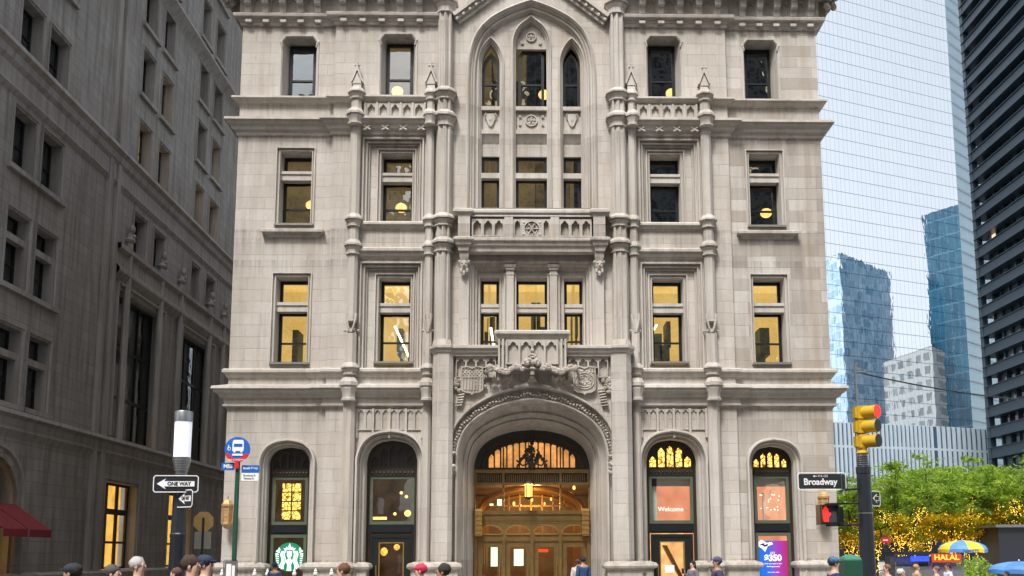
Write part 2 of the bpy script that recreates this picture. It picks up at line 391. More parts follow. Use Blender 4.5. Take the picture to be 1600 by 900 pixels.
# infill panels of the lancets
inf = MB()
for cx, hw in ((0, .52), (-1.36, .30), (1.36, .30)):
    inf.box(cx-hw, cx+hw, .5, .62, 15.55, 16.28)                          # apron under top light
    inf.plate([(cx-hw, 16.28), (cx-hw, 16.42), (cx+hw, 16.42), (cx+hw, 16.28)], [], .38, .6)
    inf.box(cx-hw, cx+hw, .40, .62, 15.46, 15.6)
    inf.add([(cx-hw, .42, 15.46), (cx+hw, .42, 15.46), (cx+hw, .60, 15.12), (cx-hw, .60, 15.12)], [(0, 1, 2, 3)])
    inf.box(cx-hw, cx+hw, .50, .66, 14.70, 15.12)
    inf.box(cx-hw, cx+hw, .38, .60, 13.90, 14.08)                          # transom
    inf.box(cx-hw, cx+hw, .3, .66, 12.6, 12.68)
for cx in (-1.36, 1.36):                                                   # small shields
    sh = [(cx-.13, 16.18), (cx+.13, 16.18), (cx+.15, 16.0), (cx+.08, 15.8), (cx, 15.72), (cx-.08, 15.8), (cx-.15, 16.0)]
    inf.plate(sh, [], .43, .5); inf.ball((cx, .44, 15.98), .07, .03, .09); inf.tube([(cx-.15, .44, 16.2), (cx-.2, .42, 16.1), (cx-.13, .45, 16.02)], .02, 5); inf.tube([(cx+.15, .44, 16.2), (cx+.2, .42, 16.1), (cx+.13, .45, 16.02)], .02, 5)
def roundel(mb, cx, y, cz, r):
    n = 16; cpt = [(cx+r*cos(2*pi*i/n), cz+r*sin(2*pi*i/n)) for i in range(n)]
    mb.sweep(cpt, [(0, y), (-.01, y-.05), (.035, y-.05), (.05, y)][::-1], True)
    for i in range(5): mb.ball((cx+r*.5*cos(i*2*pi/5+.3), y-.01, cz+r*.5*sin(i*2*pi/5+.3)), r*.3, .03, r*.3, 6, 4)
    mb.ball((cx, y-.03, cz), r*.28, .04, r*.28, 6, 4)
roundel(inf, 0, .5, 15.96, .2)
for dx, dz in ((-.38, .14), (.38, .14), (-.38, -.14), (.38, -.14)): roundel(inf, dx, .5, 15.96+dz, .035)
tym = offs(midL, -.085); tz = [p for p in tym if p[1] > 18.52]
tp = [(tz[0][0], 18.5)]+tz+[(tz[-1][0], 18.5)]
inf.plate(tp, [], .46, .6); roundel(inf, 0, .46, 18.93, .17); roundel(inf, -.3, .46, 18.72, .05); roundel(inf, .3, .46, 18.72, .05)
parts(inf, 'apron_panel', M['trim'], B)
# third floor central group
mould.sweep(F3, [(0, 0), (.03, -.05), (-.03, -.06), (-.06, .03), (-.12, .05), (-.15, .14), (-.22, .16), (-.24, .28)])
g3 = offs(F3, -.24)
c3 = MB(); H3 = ((-1.36, .30), (0, .52), (1.36, .30))
c3.plate(g3, [rectp(cx-hw-.07, cx+hw+.07, 8.0, 10.52) for cx, hw in H3], .28, .28)
for cx, hw in H3: mould.sweep(rectp(cx-hw, cx+hw, 8.0, 10.45), [(.07, .28), (.065, .24), (.02, .24), (0, .30), (-.01, .62)])
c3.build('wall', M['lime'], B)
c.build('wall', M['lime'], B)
pil = MB()
for sx in (-1, 1):
    x = sx*.70
    pil.box(x-.12, x+.12, .02, .3, 7.9, 10.66); pil.box(x-.15, x+.15, -.02, .3, 10.66, 10.74); pil.box(x-.19, x+.19, -.05, .3, 10.742, 10.84); pil.box(x-.135, x+.135, .005, .3, 10.50, 10.56)
    pil.box(x-.20, x-.14, .12, .3, 8.0, 10.6); pil.box(x+.14, x+.20, .12, .3, 8.0, 10.6)
for cx, hw in H3: pil.box(cx-hw-.005, cx+hw+.005, .36, .6, 9.34, 9.62); pil.box(cx-hw-.005, cx+hw+.005, .33, .37, 9.50, 9.60)
parts(pil, 'mullion', M['trim'], B)

# ---- horizontal mouldings
cor = MB()
side = [(-XE, RB), (-XE, W), (-WB, W), (-WB, 0), (-3.1, 0)]
LA = [(-.02, 16.57), (.10, 16.55), (.22, 16.50), (.225, 16.44), (.17, 16.42), (.13, 16.37), (.06, 16.32), (0, 16.28)]
LB = [(-.02, 15.78), (.22, 15.75), (.38, 15.70), (.385, 15.62), (.33, 15.60), (.29, 15.52), (.20, 15.45), (.17, 15.36), (.08, 15.30), (.06, 15.20), (0, 15.15)]
LE = [(-.02, 7.44), (.12, 7.42), (.17, 7.38), (.17, 7.30), (.11, 7.27), (.08, 7.20), (.03, 7.13), (0, 7.10)]
LF = [(-.02, 6.95), (.12, 6.90), (.40, 6.82), (.42, 6.74), (.36, 6.72), (.34, 6.64), (.24, 6.58), (.20, 6.50), (.10, 6.46), (.09, 6.30), (.12, 6.28), (.12, 6.22), (.03, 6.18), (0, 6.12)]
cor.belt(side, LA); cor.belt(side, LB); cor.belt(side, LE); cor.belt(side, LF)
tops = [(-XE, RB), (-XE, W), (-WB, W), (-WB, 0), (-2.85, 0)]
cor.belt(tops, [(0, 19.02), (.06, 19.04), (.08, 19.14), (.12, 19.16), (.14, 19.24), (.26, 19.28), (.28, 19.36), (.24, 19.40), (.10, 19.41), (.10, 20.1), (.5, 20.25), (.8, 20.3), (.8, 20.5), (-.1, 20.6)])
# short ledges between the colonnettes
LC = [(-.02, 12.26), (.10, 12.24), (.17, 12.18), (.17, 12.12), (.10, 12.08), (.07, 12.0), (0, 11.94)]
LD = [(-.02, 11.38), (.14, 11.36), (.22, 11.30), (.22, 11.22), (.15, 11.18), (.12, 11.08), (.05, 11.02), (0, 10.96)]
for pr in (LC, LD): cor.belt([(-5.85, 0), (-3.1, 0)], pr)
# brackets of the top cornice with trefoil panels between
def bracket(mb, x, y):
    mb.add([(x+sx*.10, y+dy, z) for sx in (-1, 1) for dy, z in ((0, 19.42), (-.14, 19.42), (-.17, 19.62), (-.30, 19.66), (-.34, 19.86), (-.5, 19.9), (-.56, 20.12), (0, 20.12))],
           [tuple(range(8)), tuple(range(15, 7, -1))]+[(i, i+1, 9+i, 8+i) for i in range(7)])
    mb.box(x-.10, x+.10, y-.10, y, 19.10, 19.2)
br = MB()
bxs = [(-9.38+i*.575, W-.1) for i in range(5)]+[(-6.22+i*.63, -.1) for i in range(5)]
for x, y in bxs: bracket(br, x, y)
for i in range(60): 
    for z in (19.42,):
        pass
tre = MB()
for (xa, y), (xb, _) in zip(bxs[:-1], bxs[1:]):
    if abs(xa-xb) > .8: continue
    m_ = (xa+xb)/2
    tre.plate(rectp(xa+.1, xb-.1, 19.41, 20.1), [lancet(m_-.13, m_+.13, 19.46, 19.95)], y-.05, y+.0)
cor.merge(br); cor.merge(tre)
cor.mirror()
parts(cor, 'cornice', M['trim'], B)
# side corner brackets that show against the sky on the right
cb_ = MB()
for k in range(5):
    for sx in (-1, 1):
        y = .35+k*.6
        cb_.add([(sx*(XE+.1+dx), y+dy, z) for dy in (-.1, .1) for dx, z in ((0, 19.42), (.14, 19.42), (.17, 19.62), (.30, 19.66), (.34, 19.86), (.5, 19.9), (.56, 20.12), (0, 20.12))],
           [tuple(range(8)), tuple(range(15, 7, -1))]+[(i, i+1, 9+i, 8+i) for i in range(7)])
for sx in (-1, 1):
    for k in range(14): cb_.ball((sx*(XE+.35+random.random()*.35), -.3+random.random()*.5, 19.75+random.random()*.5), .12, .12, .12, 7, 5)
parts(cb_, 'corner_bracket', M['carve'], B)
# raking gable
gb = MB()
for sx in (-1, 1):
    for o0, o1, y in ((0, .13, -.30), (.13, .24, -.20), (.24, .36, -.12)):
        A_, B_ = (2.62*sx, 19.36), (0, 21.45)
        dx, dz = B_[0]-A_[0], B_[1]-A_[1]; L = math.hypot(dx, dz); nx, nz = (-dz/L*-sx*-1, dx/L) if sx > 0 else (-dz/L, dx/L)
        nz = abs(nz); nx = abs(nx)*sx
        q = [(A_[0]-nx*o0, A_[1]-nz*o0), (B_[0]-nx*o0*0, B_[1]-o0*1.28), (0, B_[1]-o1*1.28), (A_[0]-nx*o1, A_[1]-nz*o1)]
        gb.plate(q, [], y, .01)
    for k in range(12):
        t = .06+k*.08; x = 2.62*(1-t)*sx; z = 19.36+t*2.09-.12; gb.ball((x, -.22, z-.16), .07, .05, .07, 6, 4)
gb.build('raking_gable', M['trim'], B)

# ---- shafts and colonnettes
OCT = ngon(8, .19, pi/8); CL = ngon(16, .27, pi/16, .225)
def ring(mb, cx, cy, r, z, h=.34, top=.12):       # octagonal capital/band, top at z
    sec = ngon(8, r, pi/8)
    mb.stack(sec, cx, cy, [(z-h, 1.0), (z-h*.97, 1.2), (z-h*.86, 1.2), (z-h*.83, 1.05), (z-h*.6, 1.10), (z-h*.36, 1.40), (z-h*.34, 1.30), (z-h*.24, 1.34), (z-h*.22, 1.58), (z-h*.04, 1.58), (z, 1.46), (z+top, 1.06)])
sh = MB()
tx = -2.84
for z0, z1, r in ((7.9, 11.3, 1.0), (11.3, 12.2, .94), (12.2, 15.6, .98), (15.6, 16.6, .93), (16.6, 19.6, .9), (19.6, 22, 1.1)): sh.stack(CL, tx, -.12, [(z0, r), (z1, r)])
for dx in (-.16, .16, 0): sh.tube([(tx+dx, -.30-(.05 if dx == 0 else 0), 7.9), (tx+dx, -.30-(.05 if dx == 0 else 0), 19.4)], .042, 6)
for z, h in ((19.85, .5), (16.62, .3), (15.82, .42), (12.32, .3), (11.52, .36)): ring(sh, tx, -.12, .27, z, h)
sh.stack(ngon(8, .30, pi/8), tx, -.12, [(7.9, 1.15), (8.15, 1.1), (8.3, .95)])
# inner colonnette beside the tower shaft
ix = -3.30
for z0, z1 in ((7.4, 16.55), (0, 6.8)): sh.stack(ngon(8, .135, pi/8), ix, -.12, [(z0, 1), (z1, 1)])
for z, h in ((16.60, .26), (15.80, .40), (12.30, .28), (11.42, .34), (7.42, .24), (6.92, .60), (1.25, .25)): ring(sh, ix, -.34 if z in (6.92, 15.80) else -.14, .15, z, h)
ox = -5.72
for z0, z1, r in ((7.4, 8.5, 1), (8.9, 16.55, .93), (0, 6.8, 1.05)): sh.stack(OCT, ox, -.14, [(z0, r), (z1, r)])
sh.tube([(ox, -.22, 9.2), (ox, -.22, 15.3)], .06, 6)
for z, h in ((16.60, .26), (15.82, .42), (12.30, .30), (11.44, .36), (7.44, .26), (6.94, .62), (1.25, .3)): ring(sh, ox, -.30 if z in (6.94, 15.82) else -.15, .195, z, h)
# forked finial ends above belt
for x, r in ((ox, .17), (ix, .12)):
    sh.stack(ngon(4, r*1.15, pi/4), x, -.05, [(7.44, 1.25), (7.9, 1.1), (8.0, .75), (8.55, .7), (8.6, 1.1), (8.68, .9)])
    for sx in (-1, 1):
        sh.tube([(x+sx*.02, -.24, 8.55), (x+sx*r*.55, -.27, 8.75), (x+sx*r*.85, -.26, 8.98), (x+sx*r*.9, -.25, 9.14)], .032, 6, .045)
        sh.ball((x+sx*r*1.25, -.12, 8.62), .05, .05, .05, 6, 4)
        sh.tube([(x+sx*r*.8, -.2, 7.9), (x+sx*r*.8, -.2, 8.55)], .03, 5)
# gabled finials above ledge A
for x in (ox, ix):
    sh.stack(ngon(4, .17, pi/4), x, -.05, [(16.6, 1.2), (17.0, 1.0), (17.05, .9), (17.15, .85)])
    sh.plate([(x-.2, 16.95), (x-.16, 16.95), (x, 17.36), (x+.16, 16.95), (x+.2, 16.95), (x+.02, 17.5), (x+.02, 17.6), (x-.02, 17.6), (x-.02, 17.5)], [], -.24, .02)
    sh.plate([(x-.15, 16.9), (x, 17.3), (x+.15, 16.9)], [], -.2, 0)
    for sx in (-1, 1): sh.ball((x+sx*.06, -.2, 17.53), .045, .045, .045, 6, 4)
    sh.ball((x, -.2, 17.62), .04)
parts(sh.mirror(), 'buttress_shaft', M['trim'], B)

# ---- balustrade panels, blind tracery
bal = MB(); blk = MB()
def tracery(x0, x1, z0, z1, n, y0, y1, cusp=True, gap=.06, ins=.05):
    w_ = (x1-x0)/n
    bal.plate(rectp(x0, x1, z0, z1), [lancet(x0+w_*i+gap/2, x0+w_*(i+1)-gap/2, z0+ins, z1-ins, cusp) for i in range(n)], y0, y1)
    blk.box(x0+.002, x1-.002, y1-.004, y1+.05, z0+.002, z1-.002)
for sx in (-1, 1):
    a, b = sorted((sx*5.45, sx*3.50))
    tracery(a, b, 15.80, 16.27, 5, -.10, .06, True, .15, .04)
    for i in range(6):
        x = a+(b-a)/5*i; bal.box(x-.03, x+.03, -.14, 0, 15.79, 16.28)
    a, b = sorted((sx*5.50, sx*3.45))
    tracery(a, b, 5.45, 6.12, 8, -.045, .03, True, .07, .03)
    for i in range(9):
        if i % 2 == 0:
            x = a+(b-a)/8*i; bal.box(x-.035, x+.035, -.09, 0, 5.2, 6.13)
    # leaf crosses below ledge B
    for i in range(4):
        x = a+.15+(b-a-.3)*i/3
        for dx, dz in ((-1, -1), (-1, 1), (1, 1), (1, -1)): bal.tube([(x, -.2, 15.36), (x+dx*.12, -.24, 15.36+dz*.08)], .04, 5, .03)
# centre balustrade
BY = -.42
for x0, x1 in ((-1.92, -.88), (.88, 1.92)): tracery(x0, x1, 11.62, 12.22, 3, BY, BY+.14, True, .10, .05)
bal.plate(rectp(-.60, .60, 11.62, 12.22), [lancet(-.54, -.38, 11.66, 12.17), lancet(.38, .54, 11.66, 12.17), [(.0+.23*cos(t*pi/8), 11.90+.23*sin(t*pi/8)) for t in range(16)]], BY, BY+.14)
blk.box(-.6, .6, BY+.136, BY+.18, 11.62, 12.22)
roundel(bal, 0, BY+.10, 11.90, .19)
for i in range(6): bal.tube([(0, BY+.04, 11.90), (.22*cos(i*pi/3), BY+.04, 11.90+.22*sin(i*pi/3))], .025, 5)
for dx in (-.26, .26):
    for dz in (-.2, .2): bal.ball((dx, BY+.02, 11.9+dz), .06, .05, .06, 6, 4)
for x in (-.74, .74): bal.box(x-.14, x+.14, BY-.04, 0, 11.55, 12.3)
for x in (-2.16, 2.16): bal.box(x-.19, x+.19, BY-.10, 0, 11.5, 12.32)
bal.box(-2.35, 2.35, BY-.05, .0, 12.28, 12.33)
parts(bal, 'balustrade', M['trim'], B); parts(blk, 'tracery_backing', M['carve'], B)
gl = MB()
gp = [(-2.42, 0), (-2.42, BY-.10), (-1.94, BY-.10), (-1.94, BY), (1.94, BY), (1.94, BY-.10), (2.42, BY-.10), (2.42, 0)]
gl.belt(gp, [(-.3, 12.54), (.02, 12.53), (.09, 12.48), (.09, 12.40), (.03, 12.37), (.0, 12.31), (-.3, 12.30)])
gl.belt(gp, [(-.3, 11.62), (.0, 11.60), (.08, 11.55), (.08, 11.48), (.02, 11.44), (0, 11.34), (-.06, 11.30), (-.08, 11.16), (-.3, 11.12)])
gl.box(-2.0, 2.0, -.22, .2, 12.50, 12.62)
for sx in (-1, 1): # masks on corbels
    x = sx*2.16
    gl.box(x-.15, x+.15, -.16, 0, 8.0, 11.2); gl.stack([(-.16, .12), (.16, .12), (.16, -.3), (-.16, -.3)], x, -.1, [(10.85, .7), (11.0, .9), (11.3, 1.0)])
    gl.ball((x, -.26, 10.72), .14, .13, .19, 8, 6); gl.ball((x, -.38, 10.70), .04, .05, .06, 6, 4)
    for q in (-1, 1):
        gl.ball((x+q*.06, -.36, 10.78), .035, .03, .03, 6, 4); gl.ball((x+q*.13, -.27, 10.84), .07, .06, .07, 6, 4); gl.ball((x+q*.09, -.3, 10.55), .06, .05, .09, 6, 4)
    gl.ball((x, -.3, 10.46), .06, .06, .1, 6, 4)
gl.build('balcony', M['trim'], B)

# ---- sills, ground pedestals
sl_ = MB()
for sx in (-1, 1):
    x = sx*wing_cx
    sl_.belt([(x-.78, W), (x-.78, W-.001), (x+.78, W-.001), (x+.78, W)], [(0, 12.02), (.16, 12.0), (.22, 11.96), (.22, 11.88), (.12, 11.84), (.08, 11.76), (0, 11.72)])
    for x0, x1, y in ((9.68, 8.42, W), (6.90, 5.22, -.0), (3.62, 3.1, -.0), (3.16, 2.35, -.95)):
        a, b = sorted((sx*x0, sx*x1)); yy = y
        pth = [(a, y+.5), (a, y), (b, y), (b, y+.5)]
        sl_.belt(pth, [(0, -.5), (.20, -.5), (.20, .75), (.12, .82), (.12, 1.10), (.22, 1.16), (.24, 1.22), (.20, 1.30), (.02, 1.36), (0, 1.36)])
parts(sl_, 'pedestal', M['trim'], B)
sg = MB()
for sx in (-1, 1):
    for cx, y, z in ((wing_cx, W, 12.13), (bay_cx, .18, 12.18), (wing_cx, W, 7.56), (bay_cx, .18, 7.60)):
        sg.box(sx*cx-.62, sx*cx+.62, y-.12, y+.3, z, z+.07)
sg.box(-1.95, 1.95, -.16, .1, 12.62, 12.68)
parts(sg, 'sill_guard', simple('grey_sill_metal', (.22, .21, .19), .5, .4), B)

# ---- entrance porch
por = MB(); pm = MB()
PYF = -.62
oa = [(2.60, 4.2), (2.60, 4.87), (2.40, 5.53), (1.94, 6.07), (1.22, 6.50), (.60, 6.68), (.25, 6.76), (0, 6.78)]
oarch = arch(0, -.02, oa, 4)
por.plate(rectp(-2.7, 2.7, -.5, 7.95), [list(reversed(oarch))], PYF, 0)
sp_, ep_ = 0, 0
# orders of mouldings from the wall plane into the opening
inn = [(1.86, 4.2), (1.84, 4.55), (1.66, 4.98), (1.28, 5.29), (.72, 5.49), (.3, 5.55), (0, 5.57)]
prof_t = [(0, PYF), (.0, PYF-.10), (.05, PYF-.10), (.07, PYF-.02), (.09, PYF+.06), (.155, PYF+.06), (.17, PYF+.0), (.185, PYF+.13), (.32, PYF+.15), (.335, PYF+.0), (.37, PYF+.0), (.42, PYF+.05), (.45, PYF+.20), (.52, PYF+.38), (.60, PYF+.5), (.66, PYF+.46), (.70, PYF+.56), (.76, PYF+.78), (.80, PYF+.74), (.86, PYF+.86), (.92, PYF+1.2), (1.0, PYF+1.55)]
io = arch(0, -.02, inn, 4)
oa2 = arch(0, -.02, oa, 4)
def resample(p, n):
    d = [0]
    for a, b in zip(p[:-1], p[1:]): d.append(d[-1]+math.hypot(b[0]-a[0], b[1]-a[1]))
    r = []
    for i in range(n):
        t = d[-1]*i/(n-1); k = max(j for j in range(len(d)) if d[j] <= t+1e-9); k = min(k, len(p)-2)
        u = (t-d[k])/(d[k+1]-d[k]); r.append((p[k][0]+(p[k+1][0]-p[k][0])*u, p[k][1]+(p[k+1][1]-p[k][1])*u))
    return r
NA = 48
O_, I_ = [(-2.6, -.02)]+resample(oa2[1:-1], NA)+[(2.6, -.02)], [(-1.86, -.02)]+resample(io[1:-1], NA)+[(1.86, -.02)]
n = NA+2
vs = []
for t, y in prof_t: vs += [(O_[i][0]*(1-t)+I_[i][0]*t, y, O_[i][1]*(1-t)+I_[i][1]*t) for i in range(n)]
pm.add(vs, [(j*n+i, j*n+i+1, (j+1)*n+i+1, (j+1)*n+i) for j in range(len(prof_t)-1) for i in range(n-1)])
def archpt(t, u):      # t between outer and inner curve, u along 0..1 (above springing)
    k = u*(NA-1); i = min(int(k), NA-2)+1; f = k-(i-1)
    x = [O_[i][0]*(1-t)+I_[i][0]*t, O_[i+1][0]*(1-t)+I_[i+1][0]*t]; z = [O_[i][1]*(1-t)+I_[i][1]*t, O_[i+1][1]*(1-t)+I_[i+1][1]*t]
    return x[0]*(1-f)+x[1]*f, z[0]*(1-f)+z[1]*f
cv = MB()
for i in range(92):            # bead row
    x, z = archpt(.13, .05+.9*i/91); cv.ball((x, PYF+.03, z), .026, .04, .026, 5, 4)
for i in range(70):            # vine: undulating stem with leaves
    u = .05+.9*i/69; x, z = archpt(.24+.035*sin(i*1.1), u)
    cv.ball((x, PYF-.015, z), .042+.012*random.random(), .045, .04, 6, 4)
    x, z = archpt(.24-.05*sin(i*1.1), u); cv.ball((x, PYF-.0, z), .025, .03, .025, 5, 4)
for sx in (-1, 1):             # label stops
    for k in range(26):
        cv.ball((sx*(2.50+random.uniform(-.13, .13)), PYF-.08-random.random()*.1, 4.35+random.uniform(-.33, .33)), .06+.03*random.random(), .06, .06, 6, 4)
    for k in range(9): cv.ball((sx*(2.5+.02*k), PYF-.1, 4.0-.03*k), .04, .04, .04, 5, 4)
# ogee point and finial
og = [(.0, 7.12), (.035, 7.0), (.06, 6.93), (.16, 6.85), (.34, 6.78), (.6, 6.72), (.6, 6.66), (.0, 6.74)]
cv.plate(og+[(-a, b) for a, b in reversed(og[1:-1])], [], PYF-.13, PYF)
cv.tube([(0, PYF-.14, 7.0), (0, PYF-.14, 7.4)], .07, 8, .05); cv.tube([(0, PYF-.12, 7.4), (0, PYF-.12, 8.05)], .045, 6, .02)
cv.stack(ngon(8, .08), 0, PYF-.14, [(7.14, 1.0), (7.18, 1.5), (7.22, 1.0)])
for k in range(16):
    a = k*pi/8; cv.ball((.19*cos(a), PYF-.16+.1*sin(a)*.5, 7.40+.05*sin(k*2.4)), .075, .07, .09, 6, 4)
for k in range(8): cv.ball((.09*cos(k*pi/4), PYF-.16, 7.58+.04*sin(k*pi/4)), .05, .05, .05, 6, 4)
cv.ball((0, PYF-.14, 7.75), .06, .06, .08)
# garland with ribbons
for sx in (-1, 1):
    for k in range(44):
        t = k/43; x = sx*(.28+1.05*t); z = 7.20+.07*sin(t*9)-.05*t
        cv.ball((x, PYF-.1, z+random.uniform(-.06, .06)), .065+.03*random.random(), .06, .065, 6, 4)
        if t > .85: cv.ball((x+sx*.07, PYF-.1, z+.1*random.random()-.05), .09, .08, .09, 6, 4)
    for xx, zz in ((.95, 7.0), (1.55, 6.95), (.6, 7.02)):      # ribbon folds
        for q in range(3): cv.add([(sx*(xx+q*.11), PYF-.06-.05*(q % 2), zz-.12*(q % 2)), (sx*(xx+q*.11+.11), PYF-.06-.05*((q+1) % 2), zz-.12*((q+1) % 2)), (sx*(xx+q*.11+.11), PYF-.06, zz-.12*((q+1) % 2)-.12), (sx*(xx+q*.11), PYF-.06, zz-.12*(q % 2)-.14)], [(0, 1, 2, 3)])
    for k in range(22): cv.ball((sx*(2.32+random.uniform(-.12, .10)), PYF-.08, 6.82+random.uniform(-.28, .22)), .07, .07, .07, 6, 4)
    for k in range(16): cv.ball((sx*(1.60+random.uniform(-.15, .15)), PYF-.08, 6.88+random.uniform(-.18, .18)), .06, .06, .06, 6, 4)
    for k in range(7): cv.tube([(sx*(2.14+.02*k)-.10, PYF-.07, 6.62-.085*k), (sx*(2.14+.02*k)+.10, PYF-.12, 6.64-.085*k)], .034, 5)
cv.v = [(a, b-(.42 if c_ > 6.88 and abs(a) < 1.4 else 0), c_) for a, b, c_ in cv.v]
parts(cv, 'carved_ornament', M['carve'], B, .07)
# shields
def shield(cx, kind):
    m_ = MB(); o = [(-.34, 7.33), (-.12, 7.36), (0, 7.30), (.12, 7.36), (.34, 7.33), (.36, 7.0), (.35, 6.60), (.22, 6.52), (.06, 6.5), (0, 6.44), (-.06, 6.5), (-.22, 6.52), (-.35, 6.60), (-.36, 7.0)]
    m_.plate([(cx+a, b) for a, b in o], [], PYF-.12, PYF)
    m_.sweep([(cx+a, b) for a, b in o], [(0, PYF-.11), (0, PYF-.16), (-.04, PYF-.16), (-.05, PYF-.11)], True)
    if kind == 'stripes':
        for k in range(7): m_.box(cx-.31+k*.092, cx-.265+k*.092, PYF-.155, PYF-.1, 6.60, 6.98)
        m_.box(cx-.33, cx+.33, PYF-.15, PYF-.1, 6.99, 7.02)
        for r in range(4):
            for k in range(6): m_.ball((cx-.28+k*.11+(r % 2)*.05, PYF-.125, 7.08+r*.06), .026, .03, .026, 5, 4)
    else:
        for r in (.30, .22): m_.tube([(cx+r*cos(t*pi/10), PYF-.13, 6.88+r*.85*sin(t*pi/10)) for t in range(21)], .022, 5)
        for k in range(40): m_.ball((cx+random.uniform(-.2, .2), PYF-.12, 6.88+random.uniform(-.18, .18)), .035, .04, .035, 5, 4)
        for k in range(12): m_.ball((cx+random.uniform(-.3, .3), PYF-.12, 7.22+random.uniform(-.06, .06)), .04, .03, .04, 5, 4)
    m_.build('shield', M['carve'], B, label='carved shield with stars over vertical stripes' if kind == 'stripes' else 'carved shield with a round seal')
shield(-1.86, 'stripes'); shield(1.62, 'seal')
# octagonal porch piers
psec = [(-3.08, .3), (-3.08, -.72), (-2.90, -.95), (-2.56, -.95), (-2.44, -.83), (-2.44, .3)]
pr_ = [(-3.08, .2), (-3.08, -.72), (-2.90, -.95), (-2.56, -.95), (-2.44, -.83), (-2.44, -.60)]
for s_ in (psec,):
    n_ = len(s_); por.add([(a, b, z) for z in (-.5, 7.9) for a, b in s_], [(i, (i+1) % n_, n_+(i+1) % n_, n_+i) for i in range(n_)])
    por.add([(-a, b, z) for z in (-.5, 7.9) for a, b in s_], [(i, (i+1) % n_, n_+(i+1) % n_, n_+i) for i in range(n_)])
por.build('porch_wall', M['lime'], B)
pmw = MB()
lp = [(-3.08, .2), (-3.08, -.72), (-2.90, -.95), (-2.56, -.95), (-2.50, -.86), (-1.02, -.86), (-1.02, .2)]
LPP = [(-.2, 8.0), (.04, 7.99), (.12, 7.96), (.12, 7.88), (.06, 7.85), (.04, 7.76), (-.02, 7.72), (-.02, 7.66), (-.25, 7.62)]
pmw.belt(lp, LPP); pmw.add([(a, b, 7.985) for a, b in lp], [tuple(range(len(lp)))])
pmw.merge(MB().merge(pmw), lambda v: (-v[0], v[1], v[2]))
pmw.box(-1.02, 1.02, -.98, 0, 7.28, 8.2)
pmw.belt([(-1.02, 0), (-1.02, -.98), (1.02, -.98), (1.02, 0)], [(-.1, 8.44), (.10, 8.42), (.15, 8.38), (.15, 8.30), (.08, 8.26), (.05, 8.18), (0, 8.14), (-.1, 8.1)])
pmw.add([(-1.0, -.98, 8.43), (1.0, -.98, 8.43), (1.0, 0, 8.43), (-1.0, 0, 8.43)], [(0, 1, 2, 3)])
for i in range(4):
    x0 = -.78+i*.39
    pmw.plate(rectp(x0, x0+.39, 7.35, 8.12), [lancet(x0+.035, x0+.355, 7.40, 8.07)], -1.07, -.975)
for x in (-1.02, -.9, .9, 1.02): pmw.box(x-.03, x+.03, -1.1, -.9, 7.1, 8.14)
for i in range(5): x = -.78+i*.39; pmw.box(x-.02, x+.02, -1.1, -1.0, 7.35, 8.12)
pmw.box(-1.1, 1.1, -1.0, -.6, 7.22, 7.35)
for sx in (-1, 1):
    for i in range(4):
        x0 = 1.12+i*.31; a, b = sorted((sx*x0, sx*(x0+.31)))
        hh = 7.0 if i in (0, 3) else 7.3
        pmw.plate(rectp(a, b, hh, 7.64), [lancet(a+.025, b-.025, hh+.02, 7.61)], PYF-.13, PYF+.0)
pm.merge(pmw)
pm.build('porch_moulding', M['trim'], B)
parts(mould, 'window_surround', M['trim'], B)

# ---- windows
def sash(cx, hw, y, lights, room, label=None, rail=None, top=None, globe=None, tubes=(), nofloor=False):
    z0, z1 = lights[0][0], lights[-1][1]
    f = MB(); b = .095
    if top: outer = top
    else: outer = rectp(cx-hw, cx+hw, z0, z1)
    holes = []
    for k, (a, c_) in enumerate(lights):
        ca = a+b*(1 if k == 0 else .6); cc = c_-b*(1.1 if k == len(lights)-1 else .9)
        if rail and a < rail < c_:
            holes += [rectp(cx-hw+b, cx+hw-b, ca, rail-.03), None if top else rectp(cx-hw+b, cx+hw-b, rail+.03, cc)]
            if top:
                ins = [p for p in offs(top, -b) if p[1] > rail+.35]
                holes[-1] = [(cx-hw+b, rail+.03)]+ins+[(cx+hw-b, rail+.03)]
        else: holes.append(rectp(cx-hw+b, cx+hw-b, ca, cc))
    f.plate(outer, holes, y, y+.07)
    w_ = f.build('window', M['black'], B, smooth=False, label=label)
    p = MB()
    p.plate(offs(outer, -.03), [], y+.045, y+.045); p.build('pane', M['glass'], w_, smooth=False)
    r = MB(); d = 2.6
    x0, x1, a, b_ = cx-hw-.9, cx+hw+.9, z0-.9, z1+.35
    x0 = max(x0, cx-1.5); x1 = min(x1, cx+1.5)
    # room shell open towards the window
    yy = y+.12
    r.add([(x0, yy, a), (x1, yy, a), (x1, y+d, a), (x0, y+d, a), (x0, yy, b_), (x1, yy, b_), (x1, y+d, b_), (x0, y+d, b_)], [(0, 1, 2, 3), (4, 7, 6, 5), (0, 3, 7, 4), (1, 5, 6, 2), (3, 2, 6, 7)])
    r.build('room', room, w_, smooth=False)
    if globe:
        g = MB(); g.ball(globe, .2, .2, .16, 14, 10); g.build('pendant_lamp', M['globe'], w_)
    if room is M['lit']:
        g = MB(); rr = random.Random(int(cx*100)+5)
        for q in range(3):
            a_ = cx-hw+rr.random()*hw*1.6; zz = z0+rr.random()*1.2; g.box(a_, a_+.12+rr.random()*.25, y+1.7, y+2.5, zz, zz+.5+rr.random()*.9)
        g.box(cx-1.4, cx+1.4, y+1.2, y+1.26, b_-.12, b_-.02)
        g.build('cabinet', M['cab'], w_, smooth=False)
    for t in tubes:
        g = MB(); g.tube(t, .035, 6); g.build('tube_lamp', M['tube'], w_)
    return w_
def xz(px, py, Y): p = at(px, py, Y); return (p.x, Y, p.z)
